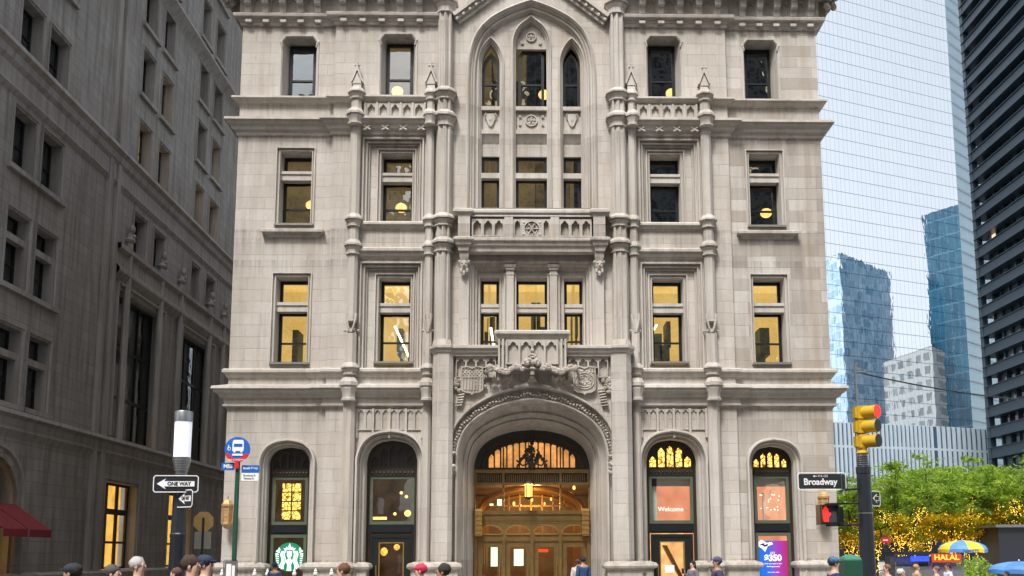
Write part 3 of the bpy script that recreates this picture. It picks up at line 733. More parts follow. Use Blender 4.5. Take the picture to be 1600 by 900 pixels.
for sx, side_ in ((-1, 'l'), (1, 'r')):
    # top floor
    gl_ = {(-1, 'b'): xz(621, 143, 1.2), (1, 'b'): xz(1049, 146, 1.2)}
    sash(sx*wing_cx, .44, W+.5, [(16.55, 18.62)], M['dark'], rail=17.38)
    sash(sx*bay_cx, .44, .5, [(16.55, 18.66)], M['litdim'] if sx < 0 else M['dark'], rail=17.38, globe=gl_[(sx, 'b')])
    # second floor
    sash(sx*wing_cx, .5, W+.52, [(12.2, 13.78), (14.02, 14.66)], M['litdim'] if sx < 0 else M['dark'], rail=12.88, globe=xz(487, 321, 1.5) if sx < 0 else xz(1197, 333, 1.5))
    sash(sx*bay_cx, .5, .70, [(12.25, 13.78), (14.02, 14.66)], M['litdim'] if sx < 0 else M['dark'], rail=12.90, globe=xz(627, 325, 1.5) if sx < 0 else None)
    # third
    sash(sx*wing_cx, .5, W+.52, [(7.6, 9.36), (9.60, 10.44)], M['lit'], label='lit yellow office window', rail=8.36)
    sash(sx*bay_cx, .5, .70, [(7.62, 9.36), (9.60, 10.44)], M['lit'], label='lit yellow office window', rail=8.40, tubes=([(xz(617, 510, 1.6)), xz(640, 560, 2.4)],) if sx < 0 else ([xz(1018, 520, 1.6), xz(1026, 508, 2.4)],))
tr_ = MB()
for sx in (-1, 1):
    for cx, y in ((sx*wing_cx, W), (sx*bay_cx, .2)):
        for z in (13.74, 9.33):
            tr_.box(cx-.505, cx+.505, y+.14, y+.44, z, z+.31); tr_.box(cx-.505, cx+.505, y+.10, y+.15, z+.20, z+.29)
parts(tr_, 'transom', M['trim'], B)
top_m = [(-.44, 16.42), (-.44, 18.32), (-.30, 18.5), (.30, 18.5), (.44, 18.32), (.44, 16.42)]
sash(0, .44, .6, [(16.42, 18.5)], M['dark'], rail=17.28, top=top_m, globe=xz(850, 148, 1.6))
for sx in (-1, 1):
    tp_ = [(x+sx*1.36, z) for x, z in [(-.30, 16.42), (-.30, 17.8), (-.24, 18.1), (-.12, 18.3), (0, 18.42), (.12, 18.3), (.24, 18.1), (.30, 17.8), (.30, 16.42)]]
    sash(sx*1.36, .30, .6, [(16.42, 18.42)], M['litdim'] if sx < 0 else M['dark'], rail=17.28, top=tp_)
    sash(sx*1.36, .30, .6, [(12.68, 13.92), (14.06, 14.72)], M['litdim'] if sx < 0 else M['dark'])
    sash(sx*1.36, .30, .6, [(7.95, 9.36), (9.60, 10.46)], M['lit'], label='lit yellow office window', rail=8.42, tubes=([xz(767, 512, 1.5), xz(774, 560, 2.2)],) if sx < 0 else ())
sash(0, .52, .6, [(12.68, 13.92), (14.06, 14.72)], M['litdim'])
sash(0, .52, .6, [(7.95, 9.36), (9.60, 10.46)], M['lit'], label='lit yellow office window')

# ---- ground floor arched shop windows and doors
def curtain_tex():
    m, t, P, N, Lk = newmat('leaded_amber_window')
    g = N.new('ShaderNodeNewGeometry').outputs['Position']
    v = N.new('ShaderNodeTexVoronoi'); v.feature = 'DISTANCE_TO_EDGE'; v.inputs['Scale'].default_value = 7; Lk.new(g, v.inputs['Vector'])
    P.inputs['Base Color'].default_value = (.05, .03, .01, 1); P.inputs['Emission Strength'].default_value = 1.1
    Lk.new(mixc(N, Lk, ramp(N, Lk, v.outputs[0], .03, .12), (.08, .03, 0), (1, .56, .11)), P.inputs['Emission Color'])
    m.cycles.emission_sampling = 'NONE'; return m
M['leaded'] = curtain_tex()
M['cafe'] = emis('cafe_interior', (.30, .17, .09), .10, .8, 2.2, (.12, .09, .07))
M['bank'] = emis('bank_interior', (.80, .34, .20), .42, .55, 1.2, (.4, .25, .2))
M['bankgold'] = emis('bank_lobby', (1, .62, .25), .55, .7, 2.4, (.5, .35, .2))
M['black_door'] = simple('black_door_paint', (.012, .015, .014), .3)
def shop(cx, half, y, amber, door, room, label):
    pts = arch(cx, -.02, half, 4); hw = half[0][0]
    w_ = empty_part = None
    f = MB(); f.sweep(pts, [(0, y), (-.05, y), (-.055, y+.03), (-.10, y+.03), (-.105, y+.10)])
    w_ = f.build('shop_window', M['dkbronze'], B, label=label)
    ins = offs(pts, -.10); zb = 4.25
    head = [p for p in ins if p[1] > zb]; head = [(ins[0][0], zb)]+head+[(ins[-1][0], zb)]
    t = MB(); n_ = 5; holes = []; x0, x1 = head[0][0], head[-1][0]; ww = (x1-x0)/n_
    def topz(x):
        best = zb
        for a, b in zip(head[:-1], head[1:]):
            if min(a[0], b[0])-1e-6 <= x <= max(a[0], b[0])+1e-6 and abs(a[0]-b[0]) > 1e-6:
                best = max(best, a[1]+(b[1]-a[1])*(x-a[0])/(b[0]-a[0]))
        return best
    for i in range(n_):
        a, b = x0+ww*i+.035, x0+ww*(i+1)-.035; zt = min(topz(a+.02), topz(b-.02), topz((a+b)/2))-.06
        if zt > zb+.2: holes.append(lancet(a, b, zb+.07, zt, True))
    t.plate(head, holes, y+.06, y+.12); t.build('arch_tracery', M['dkbronze'], w_, smooth=False)
    g = MB(); g.plate(offs(head, -.01), [], y+.11, y+.11); g.build('leaded_glass', M['leaded'] if amber else M['dark'], w_, smooth=False)
    b_ = MB(); b_.box(x0, x1, y-.02, y+.14, 4.06, 4.245)
    for i in range(11): b_.ball((x0+(x1-x0)*(i+.5)/11, y-.03, 4.15), .04, .03, .04, 6, 4)
    b_.build('transom_bar', M['dkbronze'], w_)
    zlo = 2.52
    fr = MB(); fr.plate(rectp(x0, x1, zlo, 4.055), [rectp(x0+.09, x1-.09, zlo+.10, 3.95)], y+.02, y+.12); fr.build('upper_frame', M['green'], w_, smooth=False)
    gp_ = MB(); gp_.plate(rectp(x0+.02, x1-.02, zlo+.02, 4.0), [], y+.08, y+.08); gp_.build('pane', M['shopglass'], w_, smooth=False)
    r = MB(); rx0, rx1 = cx-hw-.35, cx+hw+.35
    r.add([(rx0, y+.2, 0), (rx1, y+.2, 0), (rx1, y+3.2, 0), (rx0, y+3.2, 0), (rx0, y+.2, 4.2), (rx1, y+.2, 4.2), (rx1, y+3.2, 4.2), (rx0, y+3.2, 4.2)], [(0, 1, 2, 3), (4, 7, 6, 5), (0, 3, 7, 4), (1, 5, 6, 2), (3, 2, 6, 7)])
    r.build('room', room, w_, smooth=False)
    sp = MB(); sp.box(x0, x1, y+.03, y+.15, 2.22, zlo-.003); sp.box(x0+.08, x1-.08, y+.0, y+.03, 2.28, 2.46); sp.build('spandrel', M['black'], w_, smooth=False)
    if not door:
        fr = MB(); fr.plate(rectp(x0, x1, .25, 2.217), [rectp(x0+.09, x1-.09, .5, 2.12)], y+.02, y+.12); fr.build('lower_frame', M['green'], w_, smooth=False)
        gp_ = MB(); gp_.plate(rectp(x0+.02, x1-.02, .3, 2.2), [], y+.08, y+.08); gp_.build('pane', M['shopglass'], w_, smooth=False)
    else:
        d = MB(); d.plate(rectp(x0+.03, x1-.03, 0, 2.19), [rectp(cx-.36, cx+.36, .35, 1.93)], y+.04, y+.12)
        d.sweep(rectp(x0+.10, x1-.10, 0, 2.12), [(0, y+.04), (0, y+.02), (-.02, y+.02), (-.02, y+.04)])
        dd = d.build('door', M['black_door'], w_, smooth=False)
    return w_, x0, x1
sw, *_ = shop(-wing_cx+.04, archW, W+.45, False, False, M['cafe'], 'dark arched shop window with round green logo')
si, *_ = shop(-bay_cx, archI, .45, False, True, M['cafe'], 'dark arched doorway with round lamps inside')
bi, *_ = shop(bay_cx, archI, .45, True, True, M['bank'], 'arched doorway glowing pink with the word Welcome')
bw, *_ = shop(wing_cx-.04, archW, W+.45, True, False, M['bank'], 'arched window with blue and red poster')
def trimbox(parent, cx, y, z0, z1, hw):
    m_ = MB(); m_.sweep(rectp(cx-hw, cx+hw, z0, z1), [(.035, y), (.035, y-.02), (0, y-.02), (0, y+.02)]); m_.build('door_trim', M['gold'], parent)
trimbox(si, -bay_cx, .50, .35, 1.93, .36); trimbox(bi, bay_cx, .50, .35, 1.93, .36)
for p_, cx in ((si, -bay_cx), (bi, bay_cx)):
    m_ = MB(); m_.plate(rectp(cx-.35, cx+.35, .36, 1.92), [], .54, .54); m_.build('pane', M['doorglass'], p_, smooth=False)
    m_ = MB(); m_.tube([(cx-.46, .42, .85), (cx-.46, .42, 1.25)], .02, 6); m_.build('handle', M['gold'], p_)
def text(s, size, mat, parent, x, y, z, align='CENTER', bold=0, sx=1.0, rot=0, name='lettering', depth=.004):
    c_ = bpy.data.curves.new('t', 'FONT'); c_.body = s; c_.size = size; c_.align_x = align; c_.align_y = 'CENTER'; c_.extrude = depth; c_.offset = bold
    o = bpy.data.objects.new('t', c_); COL.objects.link(o); dg = bpy.context.evaluated_depsgraph_get(); dg.update()
    me = bpy.data.meshes.new_from_object(o.evaluated_get(dg)); bpy.data.objects.remove(o)
    p0 = wloc(parent) if parent else Vector((0, 0, 0))
    ca, sa = cos(rot), sin(rot)
    for v in me.vertices:
        a, b, cc = v.co.x*sx, v.co.y, v.co.z
        v.co = Vector((x+a*ca-p0.x+cc*sa, y-cc*ca+a*sa-p0.y, z+b-p0.z))
    me.materials.clear(); me.materials.append(mat); me.name = name
    o = bpy.data.objects.new(name, me); COL.objects.link(o); o.parent = parent; return o
M['letter_white'] = simple('white_lettering', (.8, .8, .8), .5, 0, .02)
M['letter_black'] = simple('black_lettering', (.01, .01, .01), .5, 0, .02)
text('Welcome', .205, emis('window_letter', (.95, .92, .88), .35), bi, bay_cx-.02, .46, 2.97)
# poster in right window
def poster_mat():
    m, t, P, N, Lk = newmat('poster_gradient')
    g = N.new('ShaderNodeNewGeometry').outputs['Position']; s_ = N.new('ShaderNodeSeparateXYZ'); Lk.new(g, s_.inputs[0])
    cr = N.new('ShaderNodeValToRGB'); Lk.new(ramp(N, Lk, s_.outputs[0], wing_cx-.55, wing_cx+.48), cr.inputs[0])
    e = cr.color_ramp.elements; e[0].color = (.0, .11, .46, 1); e[1].color = (.30, .008, .045, 1)
    q = e.new(.35); q.color = (.02, .09, .50, 1); q = e.new(.62); q.color = (.22, .03, .30, 1)
    Lk.new(cr.outputs[0], P.inputs['Base Color']); P.inputs['Roughness'].default_value = .4
    Lk.new(cr.outputs[0], P.inputs['Emission Color']); P.inputs['Emission Strength'].default_value = .25; return m
pc = wing_cx-.04
m_ = MB(); m_.box(pc-.48, pc+.46, W+.515, W+.525, .1, 1.97); pst = m_.build('poster', poster_mat(), bw, smooth=False, label='blue to red poster reading $350')
LW = emis('poster_white', (.95, .93, 1), .35)
for s_, sz, z, b in (('$350', .27, 1.42, .010), ('GET', .09, 1.58, 0), ('when you open a new', .062, 1.25, 0), ('checking account', .062, 1.16, 0), ('Ask us how today', .05, .98, 0)):
    text(s_, sz, LW, pst, pc-.02, W+.510, z, 'CENTER', b)
m_ = MB(); m_.plate([(pc-.48, 1.93), (pc-.36, 2.0), (pc-.2, 1.9), (pc-.05, 1.93), (pc+.0, 1.86), (pc-.17, 1.80), (pc-.26, 1.62), (pc-.36, 1.73), (pc-.48, 1.8)], [], W+.505, W+.512); m_.build('patch', LW, pst, smooth=False)
m_ = MB(); m_.plate([(pc-.44, 1.85), (pc-.3, 1.9), (pc-.27, 1.84), (pc-.16, 1.88), (pc-.18, 1.80), (pc-.3, 1.78), (pc-.33, 1.82)], [], W+.498, W+.503); m_.build('patch_mark', M['letter_black'], pst, smooth=False)
# sticker on the bank door, stair inside
m_ = MB(); m_.box(bay_cx-.24, bay_cx+.06, .53, .536, .98, 1.22); m_.build('notice', M['letter_white'], bi, smooth=False)
m_ = MB(); m_.plate([(bay_cx-.15, 1.85), (bay_cx+.0, 1.85), (bay_cx+.65, .55), (bay_cx+.65, .3)], [], 1.6, 1.8); m_.build('staircase', M['bronze'], bi)
m_ = MB(); m_.box(bay_cx-.7, bay_cx+.7, 2.5, 2.55, 0, 2.3); m_.build('lobby_wall', M['bankgold'], bi, smooth=False)
m_ = MB(); m_.box(bay_cx-.95, bay_cx-.42, .75, .8, 2.55, 4.2); m_.box(bay_cx-.95, bay_cx+.9, .75, .8, 3.72, 4.2); m_.build('inner_reveal', simple('pale_plaster', (.5, .5, .47), .8), bi, smooth=False)
m_ = MB(); m_.box(pc-.75, pc-.38, .9, 1.0, 2.5, 3.6); m_.box(pc-.20, pc-.14, .9, 1.0, 2.5, 3.5); m_.box(pc-.8, pc+.8, .85, 1.2, 3.72, 4.2); m_.build('inner_reveal', simple('pale_plaster', (.5, .5, .47), .8), bw, smooth=False)
sp_l = MB()
random.seed(5)
for k in range(22): sp_l.ball((pc+random.uniform(-.35, .45), 1.3, 2.9+random.uniform(0, .6)), .014)
sp_l.build('spot_lamp', M['tube'], bw)
# cafe interior: amber window far inside, lamps
lx = -wing_cx+.04
am = MB()
for c_ in range(2):
    for r_ in range(4):
        x0 = lx-.42+c_*.32; z0 = 2.72+r_*.30
        am.box(x0, x0+.27, W+1.2, W+1.22, z0, z0+.26)
am.build('amber_window', M['leaded'], sw, smooth=False, label='amber leaded window seen through the shop glass')
cl_ = MB()
for p in (xz(627, 770, 1.4), xz(635, 776, 1.4), xz(617, 803, 1.2)): cl_.ball(p, .055, .055, .055)
cl_.ball(xz(637, 802, 1.2), .11, .1, .11, 10, 8); p = xz(594, 810, 1.0); cl_.box(p[0]-.25, p[0]+.2, 1.0, 1.1, p[2]-.04, p[2]+.05)
parts(cl_, 'cafe_lamp', M['globe'], si)
cg = MB(); p = xz(600, 862, 1.5); cg.ball(p, .12, .1, .14); p = xz(620, 855, 1.5); cg.ball(p, .1, .1, .1); cg.build('display_light', M['amber'], si)
# round green logo
GR = emis('logo_green', (.0, .17, .07), .35, 0, 1, (.0, .12, .05)); LWH = emis('logo_white', (.62, .85, .74), .55, 0, 1, (.7, .85, .8))
gx, gz, gy, R_ = lx+.04, 1.52, W+.50, .45
disc = MB(); disc.plate([(gx+R_*cos(i*pi/24), gz+R_*sin(i*pi/24)) for i in range(48)], [], gy-.012, gy); lg = disc.build('logo_disc', GR, sw, smooth=False, label='round green logo of a crowned figure')
q = MB(); y1 = gy-.02
def lp_(pts): q.plate([(gx+a*R_, gz+b*R_) for a, b in pts], [], y1-.004, y1)
lp_([(-.3, .42), (-.42, .62), (-.27, .58), (-.22, .72), (-.12, .62), (0, .95), (.12, .62), (.22, .72), (.27, .58), (.42, .62), (.3, .42), (.15, .5), (0, .53), (-.15, .5)])
lp_([(-.17, .38), (0, .43), (.17, .38), (.17, .12), (.09, -.04), (0, -.08), (-.09, -.04), (-.17, .12)])
lp_([(-.1, -.12), (0, -.1), (.1, -.12), (.22, -.3), (.12, -.55), (.16, -.95), (-.16, -.95), (-.12, -.55), (-.22, -.3)])
def rib(sx, off, w_, ph):
    L, Rr = [], []
    for i in range(15):
        t = i/14; z = .42-t*1.25
        x = off+.10*t+.06*sin(t*9+ph); L.append((sx*x, z)); Rr.append((sx*(x+w_), z))
    pl = L+Rr[::-1]; pl = [p for p in pl if math.hypot(*p) < 1.02]; lp_(pl if sx > 0 else pl[::-1])
for sx in (-1, 1):
    for off, w_ in ((.24, .07), (.36, .07), (.48, .06)): rib(sx, off, w_, 0)
    lp_([(sx*.66, .30), (sx*.74, .48), (sx*.62, .46), (sx*.72, .68), (sx*.80, .5), (sx*.95, .42), (sx*.82, .32)])
    for k in range(6): z = .22-k*.15; lp_([(sx*.72, z), (sx*(.98-.05*k*.5), z+.04), (sx*(.96-.05*k*.5), z-.05), (sx*.74, z-.06)])
q.build('logo_figure', LWH, lg, smooth=False)
q = MB()
for sx in (-1, 1): q.box(gx+sx*.045*1-.02, gx+sx*.045+.02, y1-.012, y1-.006, gz+.10, gz+.115)
q.box(gx-.02, gx+.02, y1-.012, y1-.006, gz-.005, gz+.005); q.box(gx-.005, gx+.005, y1-.012, y1-.006, gz+.03, gz+.09)
q.build('logo_face', GR, lg, smooth=False)

# ---- entrance screen
EY = .95
E_ = MB()
earch = arch(0, -.02, inn, 4)
zb = 4.28
head = [(-1.84, zb)]+[p for p in earch if p[1] > zb]+[(1.84, zb)]
def etop(x, off=.33):
    best = zb
    h2 = offs(head, -off)
    for a, b in zip(h2[:-1], h2[1:]):
        if abs(a[0]-b[0]) > 1e-6 and min(a[0], b[0]) <= x <= max(a[0], b[0]): best = max(best, a[1]+(b[1]-a[1])*(x-a[0])/(b[0]-a[0]))
    return best
holes = []
xs = [-1.62+i*.2025 for i in range(17)]
for a, b in zip(xs[:-1], xs[1:]):
    z_ = min(etop(a+.03), etop(b-.03), etop((a+b)/2))
    if z_ > zb+.16: holes.append(lancet(a+.022, b-.022, zb+.07, z_-.0, False))
E_.plate(head, holes, EY-.02, EY+.05)
fan = E_.build('fanlight', M['dkbronze'], B, smooth=False)
g_ = MB(); g_.plate(offs(head, -.02), [], EY+.045, EY+.045); g_.build('amber_glass', emis('fanlight_amber', (1, .44, .13), .42, .7, 3.5), fan, smooth=False)
f2 = MB()
h3 = [p for p in offs(head, -.2) if p[1] > zb+.1]; h4 = [p for p in offs(head, -.38) if p[1] > zb+.1]
f2.tube([(a, EY-.05, b) for a, b in h3], .018, 5); f2.tube([(a, EY-.05, b) for a, b in h4], .022, 5)
for i in range(40):
    k = i/39*(len(h3)-1); j = min(int(k), len(h3)-2); a = h3[j]; b = h3[j+1]; u = k-j
    f2.ball((a[0]+(b[0]-a[0])*u, EY-.04, a[1]+(b[1]-a[1])*u-.07), .03, .03, .03, 5, 4)
for x in (-.92, 0, .92): f2.box(x-.02, x+.02, EY-.08, EY, zb, etop(x, .05))
f2.build('arched_ribs', M['dkbronze'], fan)
ce = MB(); random.seed(3)                                     # ornate cast eagle-like boss hanging before the glass
for k in range(70):
    a = random.random()*2*pi; r = .2*sqrt(random.random()); ce.ball((r*cos(a)*1.2, EY-.14, zb+.48+r*sin(a)*1.5), .045, .05, .045, 5, 4)
for sx in (-1, 1):
    for k in range(22): t = k/21; ce.ball((sx*(.1+.38*t), EY-.12, zb+.22+.2*sin(t*4)+random.uniform(-.05, .05)), .05-.015*t, .04, .055, 5, 4)
    ce.tube([(sx*.08, EY-.12, zb+.2), (sx*.3, EY-.14, zb+.12), (sx*.5, EY-.12, zb+.3)], .03, 5)
ce.ball((0, EY-.14, zb+.12), .12, .08, .12); ce.ball((0, EY-.15, zb+.86), .07, .06, .1); ce.tube([(0, EY-.13, zb), (0, EY-.13, zb+.5)], .05, 6)
ce.build('cast_ornament', M['dkbronze'], fan)
bz = MB()
bz.box(-1.86, 1.86, EY-.10, EY+.12, 4.16, 4.28); bz.box(-1.86, 1.86, EY-.12, EY+.12, 3.78, 3.86)
fz = MB(); fz.box(-1.80, 1.80, EY-.01, EY+.1, 3.862, 4.158); fz.build('frieze_back', M['signblack'], B, smooth=False)
for x in (-1.82, -.92, .92, 1.82): bz.box(x-.04, x+.04, EY-.10, EY+.02, 3.86, 4.16)
for x in (-1.84, -.92, .0, .92, 1.84): 
    if abs(x) > .1: bz.box(x-.025, x+.025, EY-.04, EY+.06, 2.95, 3.78)
bz.box(-1.86, 1.86, EY-.08, EY+.12, 2.84, 2.96); bz.box(-1.62, 1.62, EY-.04, EY+.12, 2.56, 2.84); bz.box(-1.86, 1.86, EY-.07, EY+.12, 2.0, 2.09)
DX = [-1.80, -.90, 0, .90, 1.80]
for a, b in zip(DX[:-1], DX[1:]):
    m1 = (a+b)/2; hw = .37
    hol = [(m1-hw, 2.22), (m1-hw, 2.32), (m1-hw*.7, 2.42), (m1-hw*.3, 2.47), (m1, 2.48), (m1+hw*.3, 2.47), (m1+hw*.7, 2.42), (m1+hw, 2.32), (m1+hw, 2.22)]
    bz.plate(rectp(a, b, 2.09, 2.56), [hol], EY-.03, EY+.08)
for i in range(44): bz.box(-1.6+i*.0745, -1.56+i*.0745, EY-.07, EY-.03, 2.64, 2.76)
for i in range(52):
    x = -1.75+i*.0675
    if min(abs(x-q_) for q_ in (-.92, .92)) > .06: bz.box(x-.012, x+.012, EY-.06, EY-.02, 3.88, 4.14)
for x in DX: bz.box(x-.045, x+.045, EY-.12, EY+.08, 0, 2.1)
scr = bz.build('entrance_screen', M['bronze'], B)
gd = MB()
for a, b in zip(DX[:-1], DX[1:]):
    m1 = (a+b)/2; hw = .37
    gd.sweep([(m1-hw, 2.22), (m1-hw, 2.32), (m1-hw*.7, 2.42), (m1-hw*.3, 2.47), (m1, 2.48), (m1+hw*.3, 2.47), (m1+hw*.7, 2.42), (m1+hw, 2.32), (m1+hw, 2.22)], [(.03, EY-.03), (.03, EY-.06), (0, EY-.06), (0, EY)])
    gd.box(m1-hw, m1+hw, EY-.07, EY-.02, 2.19, 2.23)
gd.build('gilded_arches', M['gold'], scr)
jb = MB()
for sx in (-1, 1):
    x = sx*1.70; jb.box(x-.11, x+.11, EY-.28, EY-.05, 2.15, 2.92)
    for z in (2.2, 2.35, 2.5, 2.65, 2.8): jb.box(x-.125, x+.125, EY-.30, EY-.05, z, z+.04)
    jb.stack(ngon(4, .15, pi/4), x, EY-.17, [(2.93, 1.1), (3.0, 1.0), (3.02, .5)])
parts(jb, 'jamb_box', M['gold'], scr)
pg = MB(); pg.plate(rectp(-1.85, 1.85, 2.0, 3.8), [], EY+.06, EY+.06); pg.build('pane', M['doorglass'], scr, smooth=False)
for a, b in zip(DX[:-1], DX[1:]):
    d = MB(); d.plate(rectp(a+.05, b-.05, .02, 1.98), [rectp(a+.20, b-.20, .35, 1.80)], EY-.02, EY+.05)
    d.sweep(rectp(a+.20, b-.20, .35, 1.80), [(.03, EY-.02), (.03, EY-.045), (0, EY-.045), (0, EY)])
    dr = d.build('door', M['bronze'], B, smooth=False)
    g_ = MB(); g_.plate(rectp(a+.19, b-.19, .34, 1.81), [], EY+.02, EY+.02); g_.build('pane', M['doorglass'], dr, smooth=False)
    g_ = MB(); g_.tube([(b-.13, EY-.08, .9), (b-.13, EY-.08, 1.3)], .018, 6); g_.build('handle', M['gold'], dr)
# lobby
lob = MB(); LX, LY, LZ = 2.3, 9, 4.6
lob.add([(-LX, EY+.15, 0), (LX, EY+.15, 0), (LX, LY, 0), (-LX, LY, 0), (-LX, EY+.15, 3.9), (LX, EY+.15, 3.9), (LX, LY, 3.9), (-LX, LY, 3.9)], [(0, 1, 2, 3), (4, 7, 6, 5), (0, 3, 7, 4), (1, 5, 6, 2), (3, 2, 6, 7)])
lb = lob.build('lobby', simple('lobby_stone', (.22, .15, .09), .5, .1, .5, 3), B, smooth=False)
lr = MB()
for k, yv in enumerate((2.2, 3.8, 5.6, 7.4)):
    pth = [(-1.75, yv, 3.0)]+[(1.75*cos(pi-t*pi/14), yv, 3.0+.82*sin(t*pi/14)) for t in range(1, 14)]+[(1.75, yv, 3.0)]
    lr.tube(pth, .09, 6)
    for sx in (-1, 1): lr.box(sx*1.75-.12, sx*1.75+.12, yv-.12, yv+.12, 0, 3.0)
lr.build('vault_rib', M['gold'], lb)
lf = MB()
for i in range(7): lf.box(-1.2+i*.4-.02, -1.2+i*.4+.02, 4.8, 4.86, 2.3, 3.7)
for z in (2.3, 2.8, 3.3): lf.box(-1.6, 1.6, 4.8, 4.85, z-.03, z+.03)
lf.build('inner_screen', M['bronze'], lb)
fl = MB()
for p, r in ((xz(803, 787, 4.5), .05), (xz(831, 781, 4.5), .05), (xz(851, 787, 4.5), .035), (xz(814, 790, 4.6), .03), (xz(897, 762, 2.5), .05), (xz(861, 780, 4.5), .04)): fl.ball(p, r, r, r*1.6)
fl.build('sconce_lamp', M['globe'], lb)
dl = MB()
for (a, b, c_, d_) in ((767, 779, 850, 885), (803, 818, 858, 884)):
    p = xz(a, c_, 6); q_ = xz(b, d_, 6); dl.box(p[0], q_[0], 5.98, 6.0, q_[2], p[2])
for (a, b, c_, d_) in ((765, 771, 787, 790), (777, 784, 780, 790)):
    p = xz(a, c_, 3); q_ = xz(b, d_, 3); dl.box(p[0], q_[0], 2.98, 3.0, q_[2], p[2])
dl.build('daylit_opening', emis('daylight_glass', (.55, .85, .62), .8), lb, smooth=False)
p = xz(847, 862, 5); m_ = MB(); m_.box(p[0]-.22, p[0]+.22, 4.98, 5.0, p[2]-.02, p[2]+.09); m_.build('red_sign', emis('red_glow', (.8, .06, .03), .5), lb, smooth=False)
# hanging lantern
hx = MB(); hp = xz(826, 766, .55)
for k in range(6):
    a = k*pi/3; hx.tube([(hp[0]+.14*cos(a), hp[1]+.14*sin(a), hp[2]-.22), (hp[0]+.14*cos(a), hp[1]+.14*sin(a), hp[2]+.2)], .012, 5)
hx.stack(ngon(6, .17), hp[0], hp[1], [(hp[2]+.2, 1), (hp[2]+.26, .9), (hp[2]+.3, .3)]); hx.stack(ngon(6, .15), hp[0], hp[1], [(hp[2]-.3, .2), (hp[2]-.25, .8), (hp[2]-.22, 1)])
hx.tube([(hp[0], hp[1], hp[2]+.28), (hp[0], hp[1], 5.52)], .012, 6)
hl = hx.build('hanging_lantern', M['dkbronze'], B)
hx = MB(); hx.stack(ngon(6, .12), hp[0], hp[1], [(hp[2]-.2, 1), (hp[2]+.18, 1)]); hx.build('lamp_glass', emis('lantern_glow', (1, .45, .08), 1.6, .5, 9), hl)
for yv, e in ((2.6, 85), (6.2, 70)):
    l = bpy.data.lights.new('lobby_lamp', 'POINT'); l.energy = e; l.color = (1, .58, .22); l.shadow_soft_size = .3
    lo = bpy.data.objects.new('lobby_light', l); COL.objects.link(lo); lo.location = (0, yv, 3.3); lo.parent = B
# wall lanterns beside the corners
for sx, (px_, py_) in ((-1, (355, 803)), (1, (1287, 790))):
    p = at(px_, py_, -.22); m_ = MB(); s6 = ngon(6, .16)
    m_.stack(s6, p.x, p.y, [(p.z-.46, .15), (p.z-.42, .5), (p.z-.34, .85), (p.z-.33, 1.1), (p.z-.28, 1.12), (p.z-.26, .92), (p.z+.22, .98), (p.z+.23, 1.22), (p.z+.29, 1.25), (p.z+.31, 1.05), (p.z+.36, .95), (p.z+.42, .65), (p.z+.45, .2), (p.z+.54, .16)])
    for k in range(6): a = k*pi/3; m_.tube([(p.x+.165*cos(a), p.y+.165*sin(a), p.z-.28), (p.x+.165*cos(a), p.y+.165*sin(a), p.z+.28)], .018, 5)
    for z in (-.08, .1): m_.stack(s6, p.x, p.y, [(p.z+z, 1.03), (p.z+z+.03, 1.03)])
    m_.ball((p.x, p.y, p.z-.42), .04); m_.tube([(p.x, p.y, p.z-.3), (p.x, p.y+.2, p.z-.45), (p.x, p.y+.34, p.z-.3)], .025, 6)
    m_.build('wall_lantern', M['tan'] if 'tan' in M else M.setdefault('tan', simple('tan_lantern', (.50, .31, .14), .5, .2, .3, 9)), B)
# roof
rf = MB(); rf.box(-XE+.2, XE-.2, .4, RB-.2, 21.5, 21.9); rf.add([(-XE, RB, -.5), (XE, RB, -.5), (XE, RB, 22), (-XE, RB, 22)], [(0, 1, 2, 3)])
rf.build('roof', M['dark'], B, smooth=False)
#PART2
# ================================================================== SETTING
def asphalt():
    m, t, P, N, Lk = newmat('asphalt'); g = N.new('ShaderNodeNewGeometry').outputs['Position']
    Lk.new(mixc(N, Lk, noise(N, Lk, g, 3, 8, .7), (.035, .035, .036), (.07, .068, .065)), P.inputs['Base Color']); P.inputs['Roughness'].default_value = .8; return m
M['asphalt'] = asphalt()
M['pave'] = stone('concrete_paving', (.28, .27, .25), (.36, .35, .33), 1.5, 1.5, .02, .3, .3, .6)
gm = MB(); gm.add([(-600, -600, -.16), (900, -600, -.16), (900, 900, -.16), (-600, 900, -.16)], [(0, 1, 2, 3)])
tag(gm.build('ground', M['asphalt'], smooth=False), kind='structure')
pv = simple('paving', (.30, .29, .27), .85, 0, .2, 2, .1)
for nm, b in (('sidewalk', (-10.8, 10.8, -5.5, RB+1, -.15, 0)), ('sidewalk', (-60, -16.6, -5.5, 90, -.15, 0)), ('plaza', (17, 86, -5.5, 120, -.15, 0)), ('sidewalk', (-60, 120, -34, -24, -.15, 0))):
    m_ = MB(); m_.box(*b); tag(m_.build(nm, pv, smooth=False), kind='structure')
m_ = MB()
for k in range(-6, 12): m_.box(k*6-.06, k*6+2.4, -15.1, -14.98, -.157, -.153)
tag(m_.build('lane_marking', M['white'], smooth=False), kind='structure')

# ================================================================== LEFT OFFICE BUILDING (across the side street)
XL = -17.8
L = empty('side_street_building', (XL-8, 40, 0), 'shadowed grey stone office building across the side street with red awning', 'building')
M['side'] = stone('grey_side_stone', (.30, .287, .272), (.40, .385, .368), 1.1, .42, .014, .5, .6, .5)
M['side_trim'] = stone('grey_side_trim', (.32, .305, .29), (.42, .404, .388), 3, 3, .006, .3, .5, .3)
